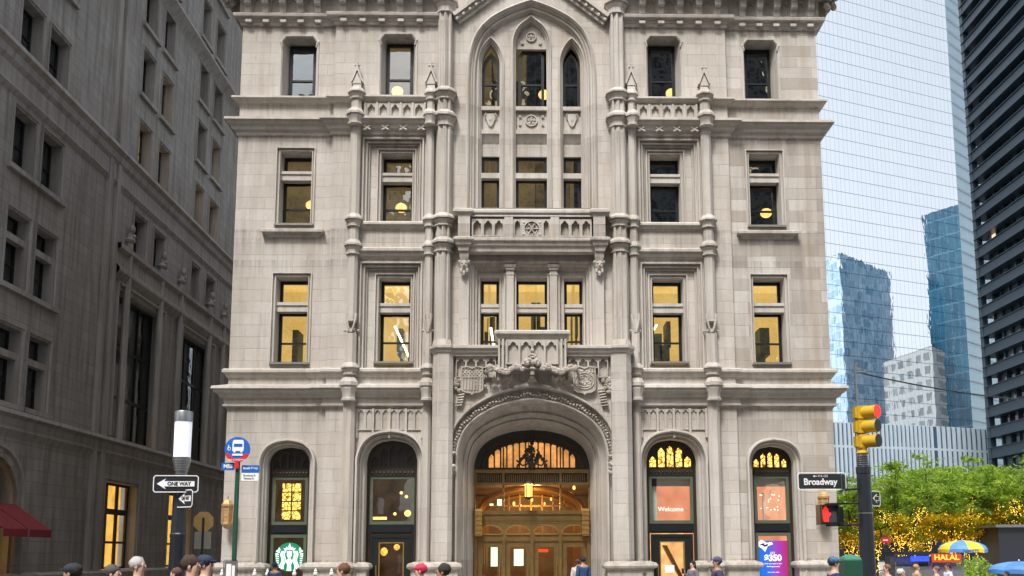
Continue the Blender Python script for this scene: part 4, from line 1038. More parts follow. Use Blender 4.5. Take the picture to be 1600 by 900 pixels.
# local frame: build in (y, z) with outward = +x: plate in xz plane then map (x,y,z)->(XL - y, x, z)
def toL(v): return (XL-v[1], v[0], v[2])
def yz(px, py): p = atx(px, py, XL); return p.y, p.z
rows = [(28.7+3.95*k, 31.2+3.95*k) for k in range(6)]
wl = MB(); wt = MB(); holes = []; wins = []
near = [(2.9+5.9*k) for k in range(-5, 1)]
def addwin(y0, y1, z0, z1, trans=None, lit=False): wins.append((y0, y1, z0, z1, trans, lit)); holes.append([(y0, z0), (y1, z0), (y1, z1), (y0, z1)])
cols_near = []
for (a, b) in ((yz(22, 200)[0], yz(54, 240)[0]), (yz(68, 215)[0], yz(97, 250)[0])): cols_near.append((a, b))
d_ = 6.2
for k in range(-3, 1):
    for a, b in cols_near:
        for z0, z1, tr in ((6.75, 9.35, 8.4), (10.75, 13.35, 12.45), (14.9, 17.0, None), (19.1, 21.1, None), (23.0, 25.0, None), (26.9, 28.9, None), (30.8, 32.8, None)):
            addwin(a+k*d_, b+k*d_, z0, z1, tr)
farp = [yz(229, 150), yz(250, 150), yz(262, 160), yz(277, 160)]
pairs = [(yz(222, 130)[0], yz(241, 130)[0], yz(252, 160)[0], yz(269, 160)[0]), (yz(312, 140)[0], yz(325, 140)[0], yz(334, 170)[0], yz(347, 170)[0])]
dp = pairs[1][0]-pairs[0][0]; pairs.append(tuple(p+dp for p in pairs[1]))
for pi_, (a, b, c_, e) in enumerate(pairs):
    for z in (18.95+.1, 22.6, 26.0, 29.7, 33.3):
        for u, v in ((a, b), (c_, e)): addwin(u, v, z, z+2.25, None, (z < 24 and u == c_) or (z < 19.5))
    for u, v in ((a, b), (c_, e)): addwin(u, v, 14.9, 16.9, None)
big_ = [(yz(178, 600)[0], yz(247, 600)[0]), (yz(281, 620)[0], yz(328, 620)[0])]
big_.append((big_[1][0]+(big_[1][0]-big_[0][0]), big_[1][1]+(big_[1][0]-big_[0][0])))
for a, b in big_: addwin(a, b, 6.6, 13.0, 'big')
shopw = [(yz(163, 800)[0], yz(214, 800)[0]), (yz(262, 800)[0], yz(300, 800)[0])]
for a, b in shopw: addwin(a, b, 1.0, 4.7, 'shop', True)
ac = yz(-12, 750)[0]; arr = [(1.62, 3.3), (1.55, 3.9), (1.2, 4.5), (.6, 4.85), (0, 4.95)]
ah = arch(ac, 0, arr, 4); holes.append(ah[:])
abb = (ac-1.63, 0.0, ac+1.63, 4.96)
hb = [(min(p[0] for p in h), min(p[1] for p in h), max(p[0] for p in h), max(p[1] for p in h)) for h in holes[:-1]]
hb = [h for h in hb if not (h[0] < abb[2] and h[2] > abb[0] and h[1] < abb[3])]+[abb]
ye = sorted({round(q, 4) for h in hb for q in (h[0], h[2])} | {-14.0, 62.0}); ze = sorted({round(q, 4) for h in hb for q in (h[1], h[3])} | {-.5, 36.0})
ye = [q for q in ye if -14 <= q <= 62]
for a, b in zip(ye[:-1], ye[1:]):
    for c_, e in zip(ze[:-1], ze[1:]):
        my, mz = (a+b)/2, (c_+e)/2
        if any(h[0] < my < h[2] and h[1] < mz < h[3] for h in hb): continue
        wl.add([(a, 0, c_), (b, 0, c_), (b, 0, e), (a, 0, e)], [(0, 1, 2, 3)])
wl.plate(rectp(abb[0], abb[2], abb[1], abb[3]), [ah[:]], 0, 0)
wl.add([(-14, 0, -.5), (-14, 30, -.5), (-14, 30, 36), (-14, 0, 36)], [(0, 1, 2, 3)])
wl.add([(62, 0, -.5), (62, 30, -.5), (62, 30, 36), (62, 0, 36)], [(0, 1, 2, 3)])
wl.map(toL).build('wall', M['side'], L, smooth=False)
FW_ = [(.13, .0), (.13, -.06), (.09, -.06), (.06, .0), (.0, .02), (0, .42)]
sur = MB(); sur.sweep(ah, [(.42, 0), (.42, -.10), (.30, -.10), (.26, .02), (.1, .05), (.08, .15), (0, .18), (0, .7)])
M['side_lit'] = emis('side_lit', (1, .56, .10), .62, .5, 1.6); M['side_dim'] = emis('side_dim', (.8, .5, .15), .30, .7, 1.2)
M['side_dark'] = simple('side_dark_room', (.02, .03, .04), .8, 0, .8, .7)
wcount = 0
for (y0, y1, z0, z1, tr, lit) in wins:
    if y1 < -2 or y0 > 50: continue
    if tr == 'big':
        sur.sweep(rectp(y0, y1, z0, z1), [(.35, 0), (.35, -.12), (.25, -.12), (.2, 0), (.1, .02), (0, .2), (0, .6)])
        hl_ = [rectp(y0+.1+(y1-y0-.1)/3*i, y0+(y1-y0-.1)/3*(i+1), a, b) for i in range(3) for a, b in ((6.75, 8.4), (8.55, 10.6), (10.75, 12.9))]
    elif tr == 'shop':
        sur.sweep(rectp(y0, y1, z0, z1), [(.12, 0), (.1, -.05), (0, .05), (0, .6)])
        hl_ = [rectp(y0+.14+(y1-y0-.1)/3*i, y0-.06+(y1-y0-.1)/3*(i+1), a, b) for i in range(3) for a, b in ((1.1, 2.1), (2.2, 3.35), (3.6, 4.6))]
    else:
        sur.sweep(rectp(y0, y1, z0, z1), FW_)
        sur.box(y0-.3, y1+.3, -.16, .0, z0-.20, z0-.02)
        zm = tr if tr else (z0+z1)/2
        hl_ = [rectp(y0+.08, y1-.08, z0+.08, (z0+zm)/2 if tr else zm-.03), rectp(y0+.08, y1-.08, zm+(.2 if tr else .03), z1-.08)]
        if tr: hl_.append(rectp(y0+.08, y1-.08, (z0+zm)/2+.05, zm-.1)); sur.box(y0, y1, .12, .4, zm-.07, zm+.17)
    f = MB(); f.plate(rectp(y0, y1, z0, z1), hl_, .42, .5); f.map(toL)
    w_ = f.build('window', M['black'], L, smooth=False)
    p = MB(); p.plate(rectp(y0+.02, y1-.02, z0+.02, z1-.02), [], .47, .47); p.map(toL).build('pane', M['glass'], w_, smooth=False)
    r = MB(); r.box(y0-.3, y1+.3, .9 if lit else .6, 1.4, z0-.2, z1+.2)
    r.map(toL).build('blind' if not lit else 'lit_room', (M['side_lit'] if tr == 'shop' else M['side_dim']) if lit else M['side_dark'], w_, smooth=False)
parts(sur.map(toL), 'window_surround', M['side_trim'], L)
co = MB()                                # belts along the street
def beltL(prof, y0=-14, y1=62): co.add([(y, -o, z) for y in (y0, y1) for o, z in prof], [(i, i+1, len(prof)+i+1, len(prof)+i) for i in range(len(prof)-1)])
beltL([(0, 19.0), (.35, 18.95), (.4, 18.75), (.25, 18.6), (.2, 18.35), (.08, 18.2), (.08, 17.6), (.14, 17.5), (.05, 17.35), (0, 17.3)])
beltL([(0, 29.0), (.35, 28.95), (.4, 28.75), (.2, 28.5), (.05, 28.3), (0, 28.2)])
beltL([(0, 6.55), (.28, 6.5), (.32, 6.35), (.15, 6.25), (.1, 5.95), (.16, 5.85), (.05, 5.7), (0, 5.6)])
beltL([(0, 1.0), (.25, .9), (.25, -.4)])
ys = yz(172, 500)[0]
co.add([(y, -o, z) for y in (ys, 62) for o, z in ((0, 14.95), (.3, 14.9), (.3, 14.7), (.12, 14.6), (.12, 14.0), (.28, 13.85), (.28, 13.7), (.05, 13.4), (0, 13.35))], [(i, i+1, 9+i+1, 9+i) for i in range(8)])
co.map(toL); parts(co, 'cornice', M['side_trim'], L)
pl_ = MB()
for px_ in (150, 163, 186, 240, 272, 320, 342):
    y = yz(px_, 600)[0]
    if px_ > 170: pl_.tube([(y, -.12, 6.4), (y, -.12, 15.3)], .16, 8); pl_.stack(ngon(8, .22), y, -.12, [(15.3, 1), (15.4, 1.2), (15.5, .6), (15.9, .3)]); pl_.ball((y, -.2, 15.9), .16, .14, .2); pl_.ball((y+.1, -.25, 15.6), .12, .1, .12)
    else: pl_.box(y-.18, y+.18, -.14, .05, -.4, 36)
parts(pl_.map(toL), 'pilaster', M['side_trim'], L)
# arched shop front under the near windows
m_ = MB(); m_.plate(offs(ah, -.02), [rectp(ac-1.4, ac-.1, .9, 2.9), rectp(ac+.1, ac+1.4, .9, 2.9)]+[lancet(ac-1.3+i*.44, ac-.95+i*.44, 3.3, 4.15+.35*(1-abs(i-2.5)/2.5)) for i in range(6)], .55, .65)
sf = m_.map(toL).build('shop_front', M['black'], L, smooth=False)
m_ = MB(); m_.box(ac-1.5, ac+1.5, .72, 1.2, 0, 4.9); m_.map(toL).build('lit_room', M['side_lit'], sf, smooth=False)
M['awning'] = simple('red_awning_canvas', (.20, .016, .022), .85, 0, .35, 3, .3)
for a, b in ((ac-1.55, ac-.05), (ac+.05, ac+1.55)):
    m_ = MB(); m_.add([toL(q) for q in ((a, -.0, 3.35), (b, 0, 3.35), (b, -1.3, 2.45), (a, -1.3, 2.45), (b, -1.3, 2.2), (a, -1.3, 2.2), (a, 0, 2.6), (b, 0, 2.6))], [(0, 1, 2, 3), (3, 2, 4, 5), (0, 3, 6), (1, 2, 7)])
    m_.build('awning', M['awning'], L, smooth=False)
m_ = MB(); m_.box(XL-25, XL-.3, -13.8, 61.8, 35.5, 36); m_.build('roof', M['dark'], L, smooth=False)

# ================================================================== RIGHT: DARK STEEL TOWER
XD = 87
ed = atx(1545, 700, XD); YD = ed.y
Dk = empty('steel_tower', (XD+18, YD-25, 0), 'dark blue steel office tower with broad horizontal bands at right edge', 'building')
M['dsteel'] = simple('dark_blue_steel', (.035, .06, .085), .4, .3, .12, .3)
M['dsteel_lt'] = simple('steel_sill_edge', (.20, .26, .32), .4, .5, .1, .4)
def darkglass():
    m, t, P, N, Lk = newmat('dark_ribbon_glass')
    g = N.new('ShaderNodeNewGeometry').outputs['Position']; s_ = N.new('ShaderNodeSeparateXYZ'); Lk.new(g, s_.inputs[0])
    vy = math_(N, Lk, 'FLOOR', math_(N, Lk, 'MULTIPLY', s_.outputs[1], 1/1.5)); vz = math_(N, Lk, 'FLOOR', math_(N, Lk, 'MULTIPLY', s_.outputs[2], 1/3.85))
    cb = N.new('ShaderNodeCombineXYZ'); Lk.new(vy, cb.inputs[0]); Lk.new(vz, cb.inputs[1])
    wn = N.new('ShaderNodeTexWhiteNoise'); Lk.new(cb.outputs[0], wn.inputs['Vector'])
    Lk.new(mixc(N, Lk, ramp(N, Lk, wn.outputs[0], .45, 1), (.01, .015, .02), (.22, .30, .33)), P.inputs['Base Color'])
    P.inputs['Roughness'].default_value = .06; P.inputs['Specular IOR Level'].default_value = .8
    e_ = math_(N, Lk, 'MULTIPLY', math_(N, Lk, 'GREATER_THAN', wn.outputs[0], .982), .5); Lk.new(e_, P.inputs['Emission Strength']); P.inputs['Emission Color'].default_value = (1, .7, .45, 1); m.cycles.emission_sampling = 'NONE'
    return m
M['dglass'] = darkglass()
HD = 150
m_ = MB(); m_.box(XD+1.7, XD+36, YD-45, YD-1.7, -.1, HD); core = m_.build('window_band', M['dglass'], Dk, smooth=False)
m_ = MB(); m_.box(XD-.1, XD+1.0, YD-1.0, YD+.1, -.1, HD+1); m_.box(XD+35, XD+36.1, YD-1, YD+.1, -.1, HD+1); m_.build('corner_column', M['dsteel'], Dk, smooth=False)
for k in range(40):
    z = 3.5+k*3.85
    if z > HD: break
    m_ = MB(); m_.box(XD, XD+36.2, YD-45.1, YD-.05, z, z+1.75); m_.box(XD-.25, XD+36.3, YD-45.3, YD+.12, z-.14, z-.002); m_.box(XD-.25, XD+36.3, YD-45.3, YD+.12, z+1.752, z+1.86)
    m_.build('spandrel', M['dsteel'], Dk, smooth=False)
mu = MB()
for k in range(15): mu.box(XD+1.2, XD+1.72, YD-3.2-3.0*k, YD-3.05-3.0*k, 0, HD)
mu.build('mullion_grid', M['dsteel'], Dk, smooth=False)
m_ = MB(); m_.box(XD+.2, XD+35.8, YD-44.8, YD-.2, HD, HD+3); m_.build('roof', M['dsteel'], Dk, smooth=False)

# ================================================================== GLASS TOWER with mirror facade
VPx = 4300
az = math.atan((VPx-PX)/FL)+YAW
T = Vector((sin(az), cos(az), 0)); P0 = at(1400, 500, 232); P0.z = 0
NRM = Vector((cos(az), -sin(az), 0))       # towards the camera side
if NRM.dot(CAM-P0) < 0: NRM = -NRM
def on_glass(px, py=500):
    d = ray(px, py); t = (P0-CAM).dot(NRM)/d.dot(NRM); return CAM+d*t
def mirror_glass():
    m, t, P, N, Lk = newmat('mirror_curtain_wall')
    g = N.new('ShaderNodeNewGeometry').outputs['Position']; s_ = N.new('ShaderNodeSeparateXYZ'); Lk.new(g, s_.inputs[0])
    u = math_(N, Lk, 'ADD', math_(N, Lk, 'MULTIPLY', s_.outputs[0], T.x), math_(N, Lk, 'MULTIPLY', s_.outputs[1], T.y))
    def line(v, per, w_):
        f = math_(N, Lk, 'FRACT', math_(N, Lk, 'MULTIPLY', v, 1/per)); return math_(N, Lk, 'LESS_THAN', f, w_/per)
    li = math_(N, Lk, 'MAXIMUM', line(s_.outputs[2], 3.9, .22), math_(N, Lk, 'MULTIPLY', line(u, 1.52, .18), .45))
    cell = N.new('ShaderNodeCombineXYZ'); Lk.new(math_(N, Lk, 'FLOOR', math_(N, Lk, 'MULTIPLY', u, 1/1.52)), cell.inputs[0]); Lk.new(math_(N, Lk, 'FLOOR', math_(N, Lk, 'MULTIPLY', s_.outputs[2], 1/3.9)), cell.inputs[1])
    wn = N.new('ShaderNodeTexWhiteNoise'); Lk.new(cell.outputs[0], wn.inputs['Vector'])
    out = N['Material Output']; gl = N.new('ShaderNodeBsdfGlossy'); gl.inputs['Roughness'].default_value = .01
    Lk.new(mixc(N, Lk, math_(N, Lk, 'MULTIPLY', li, .75), mixc(N, Lk, wn.outputs[0], (.93, .97, .99), (.97, 1.0, 1.0)), (.20, .30, .38)), gl.inputs[0])
    mp = N.new('ShaderNodeMapping'); mp.inputs['Scale'].default_value = (1, 1, .35); Lk.new(g, mp.inputs[0])
    b = N.new('ShaderNodeBump'); b.inputs['Strength'].default_value = .16; b.inputs['Distance'].default_value = .05
    hh = math_(N, Lk, 'ADD', noise(N, Lk, mp.outputs[0], .55, 2), math_(N, Lk, 'MULTIPLY', noise(N, Lk, g, .12, 1), 1.5))
    Lk.new(hh, b.inputs['Height']); Lk.new(b.outputs[0], gl.inputs['Normal'])
    Lk.new(gl.outputs[0], out.inputs[0]); N.remove(P); return m
M['mirror'] = mirror_glass()
GT = empty('mirror_glass_tower', tuple(P0), 'very tall pale mirror glass tower reflecting sky and other towers', 'building')
gL, gR = on_glass(1150), on_glass(1497+12); gL.z = gR.z = 0
def slab(name, pts, z0, z1, mat, parent):
    m_ = MB(); n = len(pts); m_.add([(p[0], p[1], z) for z in (z0, z1) for p in pts], [(i, (i+1) % n, n+(i+1) % n, n+i) for i in range(n)]+[tuple(range(n)), tuple(range(n, 2*n))]); return m_.build(name, mat, parent, smooth=False)
back = -NRM
slab('curtain_wall', [gL, gR, gR+back*40, gL+back*40], 0, 260, M['mirror'], GT)
gR2 = gR+T*26+back*9
M['bluewall'] = simple('blue_spandrel_glass', (.28, .40, .47), .12, .4, .15, .2)
slab('corner_strip', [gR+T*.05, gR2, gR2+back*20, gR+back*30+T*.05], 0, 258, M['bluewall'], GT)
m_ = MB()
for k in range(66):
    a, b = gR+T*.3-back*.2, gR2-back*.2; z = 3.9*k
    m_.add([(a.x, a.y, z), (b.x, b.y, z), (b.x, b.y, z+.3), (a.x, a.y, z+.3)], [(0, 1, 2, 3)])
m_.build('spandrel_line', M['steel'], GT, smooth=False)
# buildings that stand across the avenue and show as reflections in the mirror wall
def mirr(p): return p-NRM*(2*(p-P0).dot(NRM))
def grid_glass(name, c1, c2, line, pu, pz, wu, wz, rough=.15, emit=0, mir=(.9, .35, 0)):
    m, t, P, N, Lk = newmat(name)
    g = N.new('ShaderNodeNewGeometry'); s_ = N.new('ShaderNodeSeparateXYZ'); Lk.new(g.outputs['Position'], s_.inputs[0])
    dv = Vector(mir) if mir else Vector((1, .3, 0)); dv = dv-NRM*(2*dv.dot(NRM)) if mir else dv
    u = math_(N, Lk, 'ADD', math_(N, Lk, 'MULTIPLY', s_.outputs[0], dv.x), math_(N, Lk, 'MULTIPLY', s_.outputs[1], dv.y))
    def fr(v, per): return math_(N, Lk, 'FRACT', math_(N, Lk, 'MULTIPLY', v, 1/per))
    li = math_(N, Lk, 'MAXIMUM', math_(N, Lk, 'LESS_THAN', fr(s_.outputs[2], pz), wz/pz), math_(N, Lk, 'LESS_THAN', fr(u, pu), wu/pu))
    cell = N.new('ShaderNodeCombineXYZ'); Lk.new(math_(N, Lk, 'FLOOR', math_(N, Lk, 'MULTIPLY', u, 1/pu)), cell.inputs[0]); Lk.new(math_(N, Lk, 'FLOOR', math_(N, Lk, 'MULTIPLY', s_.outputs[2], 1/pz)), cell.inputs[1])
    wn = N.new('ShaderNodeTexWhiteNoise'); Lk.new(cell.outputs[0], wn.inputs['Vector'])
    Lk.new(mixc(N, Lk, li, mixc(N, Lk, wn.outputs[0], c1, c2), line), P.inputs['Base Color']); P.inputs['Roughness'].default_value = rough
    if emit: Lk.new(math_(N, Lk, 'MULTIPLY', math_(N, Lk, 'GREATER_THAN', wn.outputs[0], 1-emit), .9), P.inputs['Emission Strength']); P.inputs['Emission Color'].default_value = (1, .8, .5, 1); m.cycles.emission_sampling = 'NONE'
    return m
M['rt1'] = grid_glass('pale_blue_glass', (.16, .34, .50), (.60, .76, .90), (.45, .60, .74), 2.2, 3.9, .35, .5, .15, 0, (.6, .8, 0))
M['rt2'] = grid_glass('deep_blue_glass', (.015, .09, .17), (.04, .16, .26), (.10, .24, .36), 3.0, 7.8, .3, .6, .12, 0, (.73, -.68, 0))
M['rt3'] = grid_glass('pale_stone_windows', (.12, .15, .18), (.22, .25, .27), (.40, .43, .45), 5.0, 4.8, 2.2, 2.0, .6, 0, (.49, -.87, 0))
M['rt2b'] = simple('light_blue_glass', (.30, .50, .66), .2, .1, .2, .05)
def vb(px, py, Y): p = at(px, py, Y); return Vector((p.x, p.y, 0)), p.z
def rbuild(name, label, corners, faces_mat, ztop, extra=None):
    pts = [mirr(c_) for c_ in corners]
    ce_ = sum(pts, Vector())/len(pts)
    e = empty(name, (ce_.x, ce_.y, 0), label, 'building')
    n = len(pts)
    for i in range(n):
        a, b = pts[i], pts[(i+1) % n]; m_ = MB(); m_.add([(a.x, a.y, -.1), (b.x, b.y, -.1), (b.x, b.y, ztop), (a.x, a.y, ztop)], [(0, 1, 2, 3)])
        m_.build('facade', faces_mat[i % len(faces_mat)], e, smooth=False)
    slab('roof', [(p.x, p.y) for p in pts], ztop-.2, ztop-.02, M['dark'], e)
    if extra: slab('penthouse', [(ce_.x+(p.x-ce_.x)*.7, ce_.y+(p.y-ce_.y)*.7) for p in pts], ztop, ztop+extra, M['rt2'], e)
a, z1 = vb(1312, 395, 375); b, _ = vb(1390, 430, 405); l_, _ = vb(1285, 400, 390)
rbuild('reflected_office_tower', 'pale blue glass tower reflected at left of the mirror wall', [a, b, b+(l_-a)*1.0+Vector((5, 40, 0)), l_], [M['rt1']], z1)
a, z2 = vb(1502, 318, 370); l_, _ = vb(1443, 340, 385); r_, _ = vb(1549, 330, 395)
rbuild('reflected_slab_tower', 'deep blue slab tower reflected at right of the mirror wall', [l_, a, r_, l_+(r_-a)], [M['rt2'], M['rt2b'], M['rt2'], M['rt2']], z2)
a, z3 = vb(1456, 540, 300); l_, _ = vb(1380, 566, 330); r_, _ = vb(1475, 550, 310)
rbuild('reflected_stone_building', 'pale stone office block with square windows reflected between the towers', [l_, a, r_, l_+(r_-a)], [M['rt3']], z3)
# reflection of a white finned facade, modelled as a solid block before the mirror wall
fa, z4 = vb(1295, 652, 165); fb, z4b = vb(1462, 666, 172); fc, z4c = vb(1552, 674, 178)
M['fin'] = simple('white_fin', (.46, .54, .60), .5, .1, .08, .3)
M['finglass'] = simple('fin_gap_glass', (.05, .10, .16), .15, .1, .4, .2)
FB = empty('fin_reflection', (fb.x, fb.y+8, 0), 'reflected facade of closely spaced white vertical fins, modelled as a solid low block behind the trees', 'building')
slab('wall', [fa, fb, fc, fc+Vector((0, 25, 0)), fa+Vector((0, 25, 0))], -.1, z4b-.1, M['finglass'], FB)
m_ = MB()
for p, q_ in ((fa, fb), (fb, fc)):
    dd = (q_-p).normalized(); nn = Vector((dd.y, -dd.x, 0))*.8; a, b = p+nn, q_+nn; m_.add([(a.x, a.y, 0), (b.x, b.y, 0), (b.x, b.y, 8), (a.x, a.y, 8)], [(0, 1, 2, 3)])
m_.build('storefront', M['pole'], FB, smooth=False)
fm = MB()
for p, q_, pitch, w_ in ((fa, fb, 1.02, .5), (fb, fc, 1.42, .66)):
    dd = (q_-p); Ln = dd.length; dd.normalize(); nn = Vector((dd.y, -dd.x, 0))
    for k in range(int(Ln/pitch)):
        c_ = p+dd*(k*pitch+.2); a, b = c_, c_+dd*w_
        pts = [a+nn*.35, b+nn*.35, b-nn*.1, a-nn*.1]; zt = z4b+(.0)
        fm.add([(v.x, v.y, z) for z in (0, zt) for v in pts], [(0, 1, 5, 4), (1, 2, 6, 5), (3, 0, 4, 7), (4, 5, 6, 7)])
    for z in (8, 15.5, 23):
        a, b = p+nn*.1, q_+nn*.1; fm.add([(a.x, a.y, z), (b.x, b.y, z), (b.x, b.y, z+.5), (a.x, a.y, z+.5)], [(0, 1, 2, 3)])
o_ = fm.build('fin', M['fin'], FB, smooth=False); o_['kind'] = 'stuff'
# office blocks across the avenue, behind the viewer (seen only in the panes)
M['opp'] = grid_glass('opposite_facade', (.03, .045, .05), (.10, .14, .15), (.30, .30, .28), 2.6, 3.9, 1.1, 1.4, .4, .05, False)
for nm, x0, x1, y0, y1, h, lb_ in (('avenue_building', -75, -14, -80, -58, 44, 'broad grey office block across the avenue, behind the viewer and lower'), ('avenue_building', -8, 70, -85, -58, 58, 'taller grey office block across the avenue, behind the viewer')):
    e = empty(nm, ((x0+x1)/2, (y0+y1)/2, 0), lb_, 'building'); m_ = MB(); m_.box(x0, x1, y0, y1, -.1, h); m_.build('wall', M['opp'], e, smooth=False)
    m_ = MB(); m_.box(x0-.5, x1+.5, y0-.5, y1+.5, h, h+1.5); m_.build('roof', M['side_trim'], e, smooth=False)
#PART3
# ================================================================== STREET FURNITURE
def ppm(Y): return FL/(Y-CAM.y)
# street lamp with glowing cylinder (left)
YL = -12.0
p = at(285, 700, YL); LPX = p.x
zt, zb_ = at(287, 643, YL).z, at(285, 738, YL).z
lampE = empty('street_lamp', (LPX, YL, 0), 'cylindrical white street lamp on a thick black pole', 'street lamp')
m_ = MB(); m_.stack(ngon(20, .155), LPX, YL, [(zb_+.28, .98), (zt-.2, 1.0)]); m_.build('lamp_shade', emis('frosted_lamp', (.80, .82, 1.0), .27, .12, 5, (.8, .8, .85)), lampE)
m_ = MB(); m_.stack(ngon(20, .165), LPX, YL, [(zt-.2, 1), (zt-.02, 1), (zt, .95), (zt, .2)]); m_.build('cap', M['steel'], lampE)
m_ = MB(); m_.stack(ngon(20, .16), LPX, YL, [(zb_-.05, .62), (zb_+.05, .7), (zb_+.2, .98), (zb_+.28, 1.02)])
for k in range(5): m_.stack(ngon(20, .165), LPX, YL, [(zb_+.03+.045*k, .78+.055*k), (zb_+.05+.045*k, .78+.055*k)])
m_.build('lamp_neck', M['steel'], lampE)
m_ = MB(); m_.stack(ngon(12, .135), LPX, YL, [(0, 1.9), (.12, 1.9), (.2, 1.2), (1.9, 1.05), (1.93, 1.12), (1.98, 1.12), (2.0, 1.02), (zb_-.05, .85)]); m_.build('pole', M['pole'], lampE)
def sign_board(e, x, y, z, w_, h, rot, face, rim, name='sign_board', th=.012):
    m_ = MB(); ca, sa = cos(rot), sin(rot)
    def R(v): return (x+v[0]*ca-v[1]*sa, y+v[0]*sa+v[1]*ca, z+v[2])
    r = .02; o = [(-w_/2+r, -h/2), (w_/2-r, -h/2), (w_/2, -h/2+r), (w_/2, h/2-r), (w_/2-r, h/2), (-w_/2+r, h/2), (-w_/2, h/2-r), (-w_/2, -h/2+r)]
    m_.plate(o, [], -th/2, th/2, True); m_.map(R); b = m_.build(name, face, e, smooth=False)
    if rim:
        m_ = MB(); m_.sweep(o, [(-.012, -th/2-.001), (-.012, -th/2-.004), (-.028, -th/2-.004), (-.028, -th/2-.001)], True); m_.map(R); m_.build('border', rim, b, smooth=False)
    return b
def one_way(px, py, Y, w_, h, rot, label):
    p = at(px, py, Y); e = empty('one_way_sign', (p.x, Y, p.z), label, 'road sign')
    b = sign_board(e, p.x, Y, p.z, w_, h, rot, M['signblack'], M['letter_white'])
    m_ = MB(); ca, sa = cos(rot), sin(rot); ah_ = h*.30; x0 = -w_*.45; x1 = w_*.44
    pts = [(x0, 0), (x0+h*.62, ah_*1.25), (x0+h*.52, ah_*.62), (x1, ah_*.62), (x1, -ah_*.62), (x0+h*.52, -ah_*.62), (x0+h*.62, -ah_*1.25)]
    m_.plate(pts, [], -.012, -.008); m_.map(lambda v: (p.x+v[0]*ca-v[1]*sa, Y+v[0]*sa+v[1]*ca, p.z+v[2])); m_.build('arrow', M['letter_white'], b, smooth=False)
    xx = w_*.08
    text('ONE WAY', h*.36, M['letter_black'], b, p.x+xx*ca+.014*sa, Y+xx*sa-.014*ca, p.z, 'CENTER', .003, .95*w_/h/2.9, rot)
    m_ = MB(); m_.box(p.x-.03, p.x+.03, Y+.01, Y+.16, p.z-.02, p.z+.02); m_.build('bracket', M['steel'], e)
    return e
e = one_way(275, 756, YL-.22, .76, .26, radians(3), 'white arrow road sign reading ONE WAY, the larger one on the lamp pole'); e['group'] = 'one way signs'
e = one_way(289, 779, YL-.20, .35, .27, radians(-28), 'small angled road sign reading ONE WAY below the larger one on the lamp pole'); e['group'] = 'one way signs'
# bus stop
YB = -6.0
M['buspole'] = simple('dark_green_pole', (.02, .085, .055), .4, .1, .2, 9); M['busblue'] = simple('bus_sign_blue', (.01, .12, .50), .4, 0, .05); M['busred'] = simple('bus_sign_red', (.62, .02, .03), .4, 0, .05)
pt, pb = at(373, 722, YB), at(364, 890, YB)
bx_ = (pt.x+pb.x)/2
be = empty('bus_stop_sign', (bx_, YB, 0), 'round blue bus stop sign on a green pole with M55 plate', 'bus stop sign')
m_ = MB(); m_.tube([(bx_, YB, -.0), (bx_, YB, pt.z+.1)], .062, 10, .055); m_.build('pole', M['buspole'], be)
dz = at(375, 703, YB).z; dr_ = .315
m_ = MB(); m_.plate([(bx_+dr_*cos(i*pi/20), dz+dr_*sin(i*pi/20)) for i in range(40)], [], YB-.10, YB-.07, True); disc = m_.build('round_plate', M['busblue'], be, smooth=False)
m_ = MB(); o = [(bx_+dr_*1.0*cos(a), dz+dr_*sin(a)) for a in [radians(200+i*7) for i in range(21)]]; inn_ = [(bx_+dr_*.72*cos(a), dz+dr_*.72*sin(a)) for a in [radians(335-i*7) for i in range(20)]]
m_.plate(o[:10]+[(bx_-.06, dz-dr_-.07), (bx_-.05, dz-dr_-.16), (bx_+.05, dz-dr_-.16), (bx_+.06, dz-dr_-.07)]+o[11:]+inn_, [], YB-.115, YB-.101); m_.build('red_band', M['busred'], disc, smooth=False)
m_ = MB()
def q_(x0, x1, z0, z1, d=.0): m_.box(bx_+x0, bx_+x1, YB-.112-d, YB-.104, dz+z0, dz+z1)
m_.plate([(bx_+a, dz+b) for a, b in ((-.12, -.04), (-.12, .19), (-.09, .24), (.13, .24), (.16, .19), (.16, -.04))], [[(bx_+a, dz+b) for a, b in ((-.09, .06), (-.085, .14), (.125, .14), (.13, .06))]], YB-.112, YB-.104)
q_(-.09, -.04, -.075, -.04); q_(.08, .13, -.075, -.04); q_(-.12, .14, -.155, -.105)
m_.sweep([(bx_-.20+.045*cos(a), dz+.02+.045*sin(a)) for a in [i*pi/6 for i in range(12)]], [(0, YB-.11), (.014, YB-.11)], True); q_(-.225, -.205, .02, .11)
m_.build('bus_symbol', M['letter_white'], disc, smooth=False)
text('NO STANDING', .062, M['letter_white'], disc, bx_, YB-.118, dz-.262)
m5 = at(357, 729, YB); b = sign_board(be, m5.x, YB-.02, m5.z, .33, .19, 0, M['busblue'], None, 'route_plate'); text('M55', .125, M['letter_white'], b, m5.x, YB-.03, m5.z, 'CENTER', .006)
m5 = at(392, 733, YB); b = sign_board(be, m5.x, YB-.02, m5.z, .44, .19, 0, M['busblue'], None, 'route_plate'); text('South Ferry', .075, M['letter_white'], b, m5.x, YB-.03, m5.z+.02, 'CENTER', .002)
m5 = at(391, 745, YB); b = sign_board(be, m5.x, YB-.018, m5.z, .43, .20, 0, M['letter_white'], None, 'stop_plate'); text('Broadway &', .06, M['steel'], b, m5.x-.02, YB-.03, m5.z+.035); text('Thames St', .06, M['steel'], b, m5.x-.03, YB-.03, m5.z-.04)
pc_ = at(362, 890, YB); b = sign_board(be, pc_.x, YB-.1, pc_.z-.1, .30, .62, 0, M['steel'], M['signblack'], 'timetable_case')
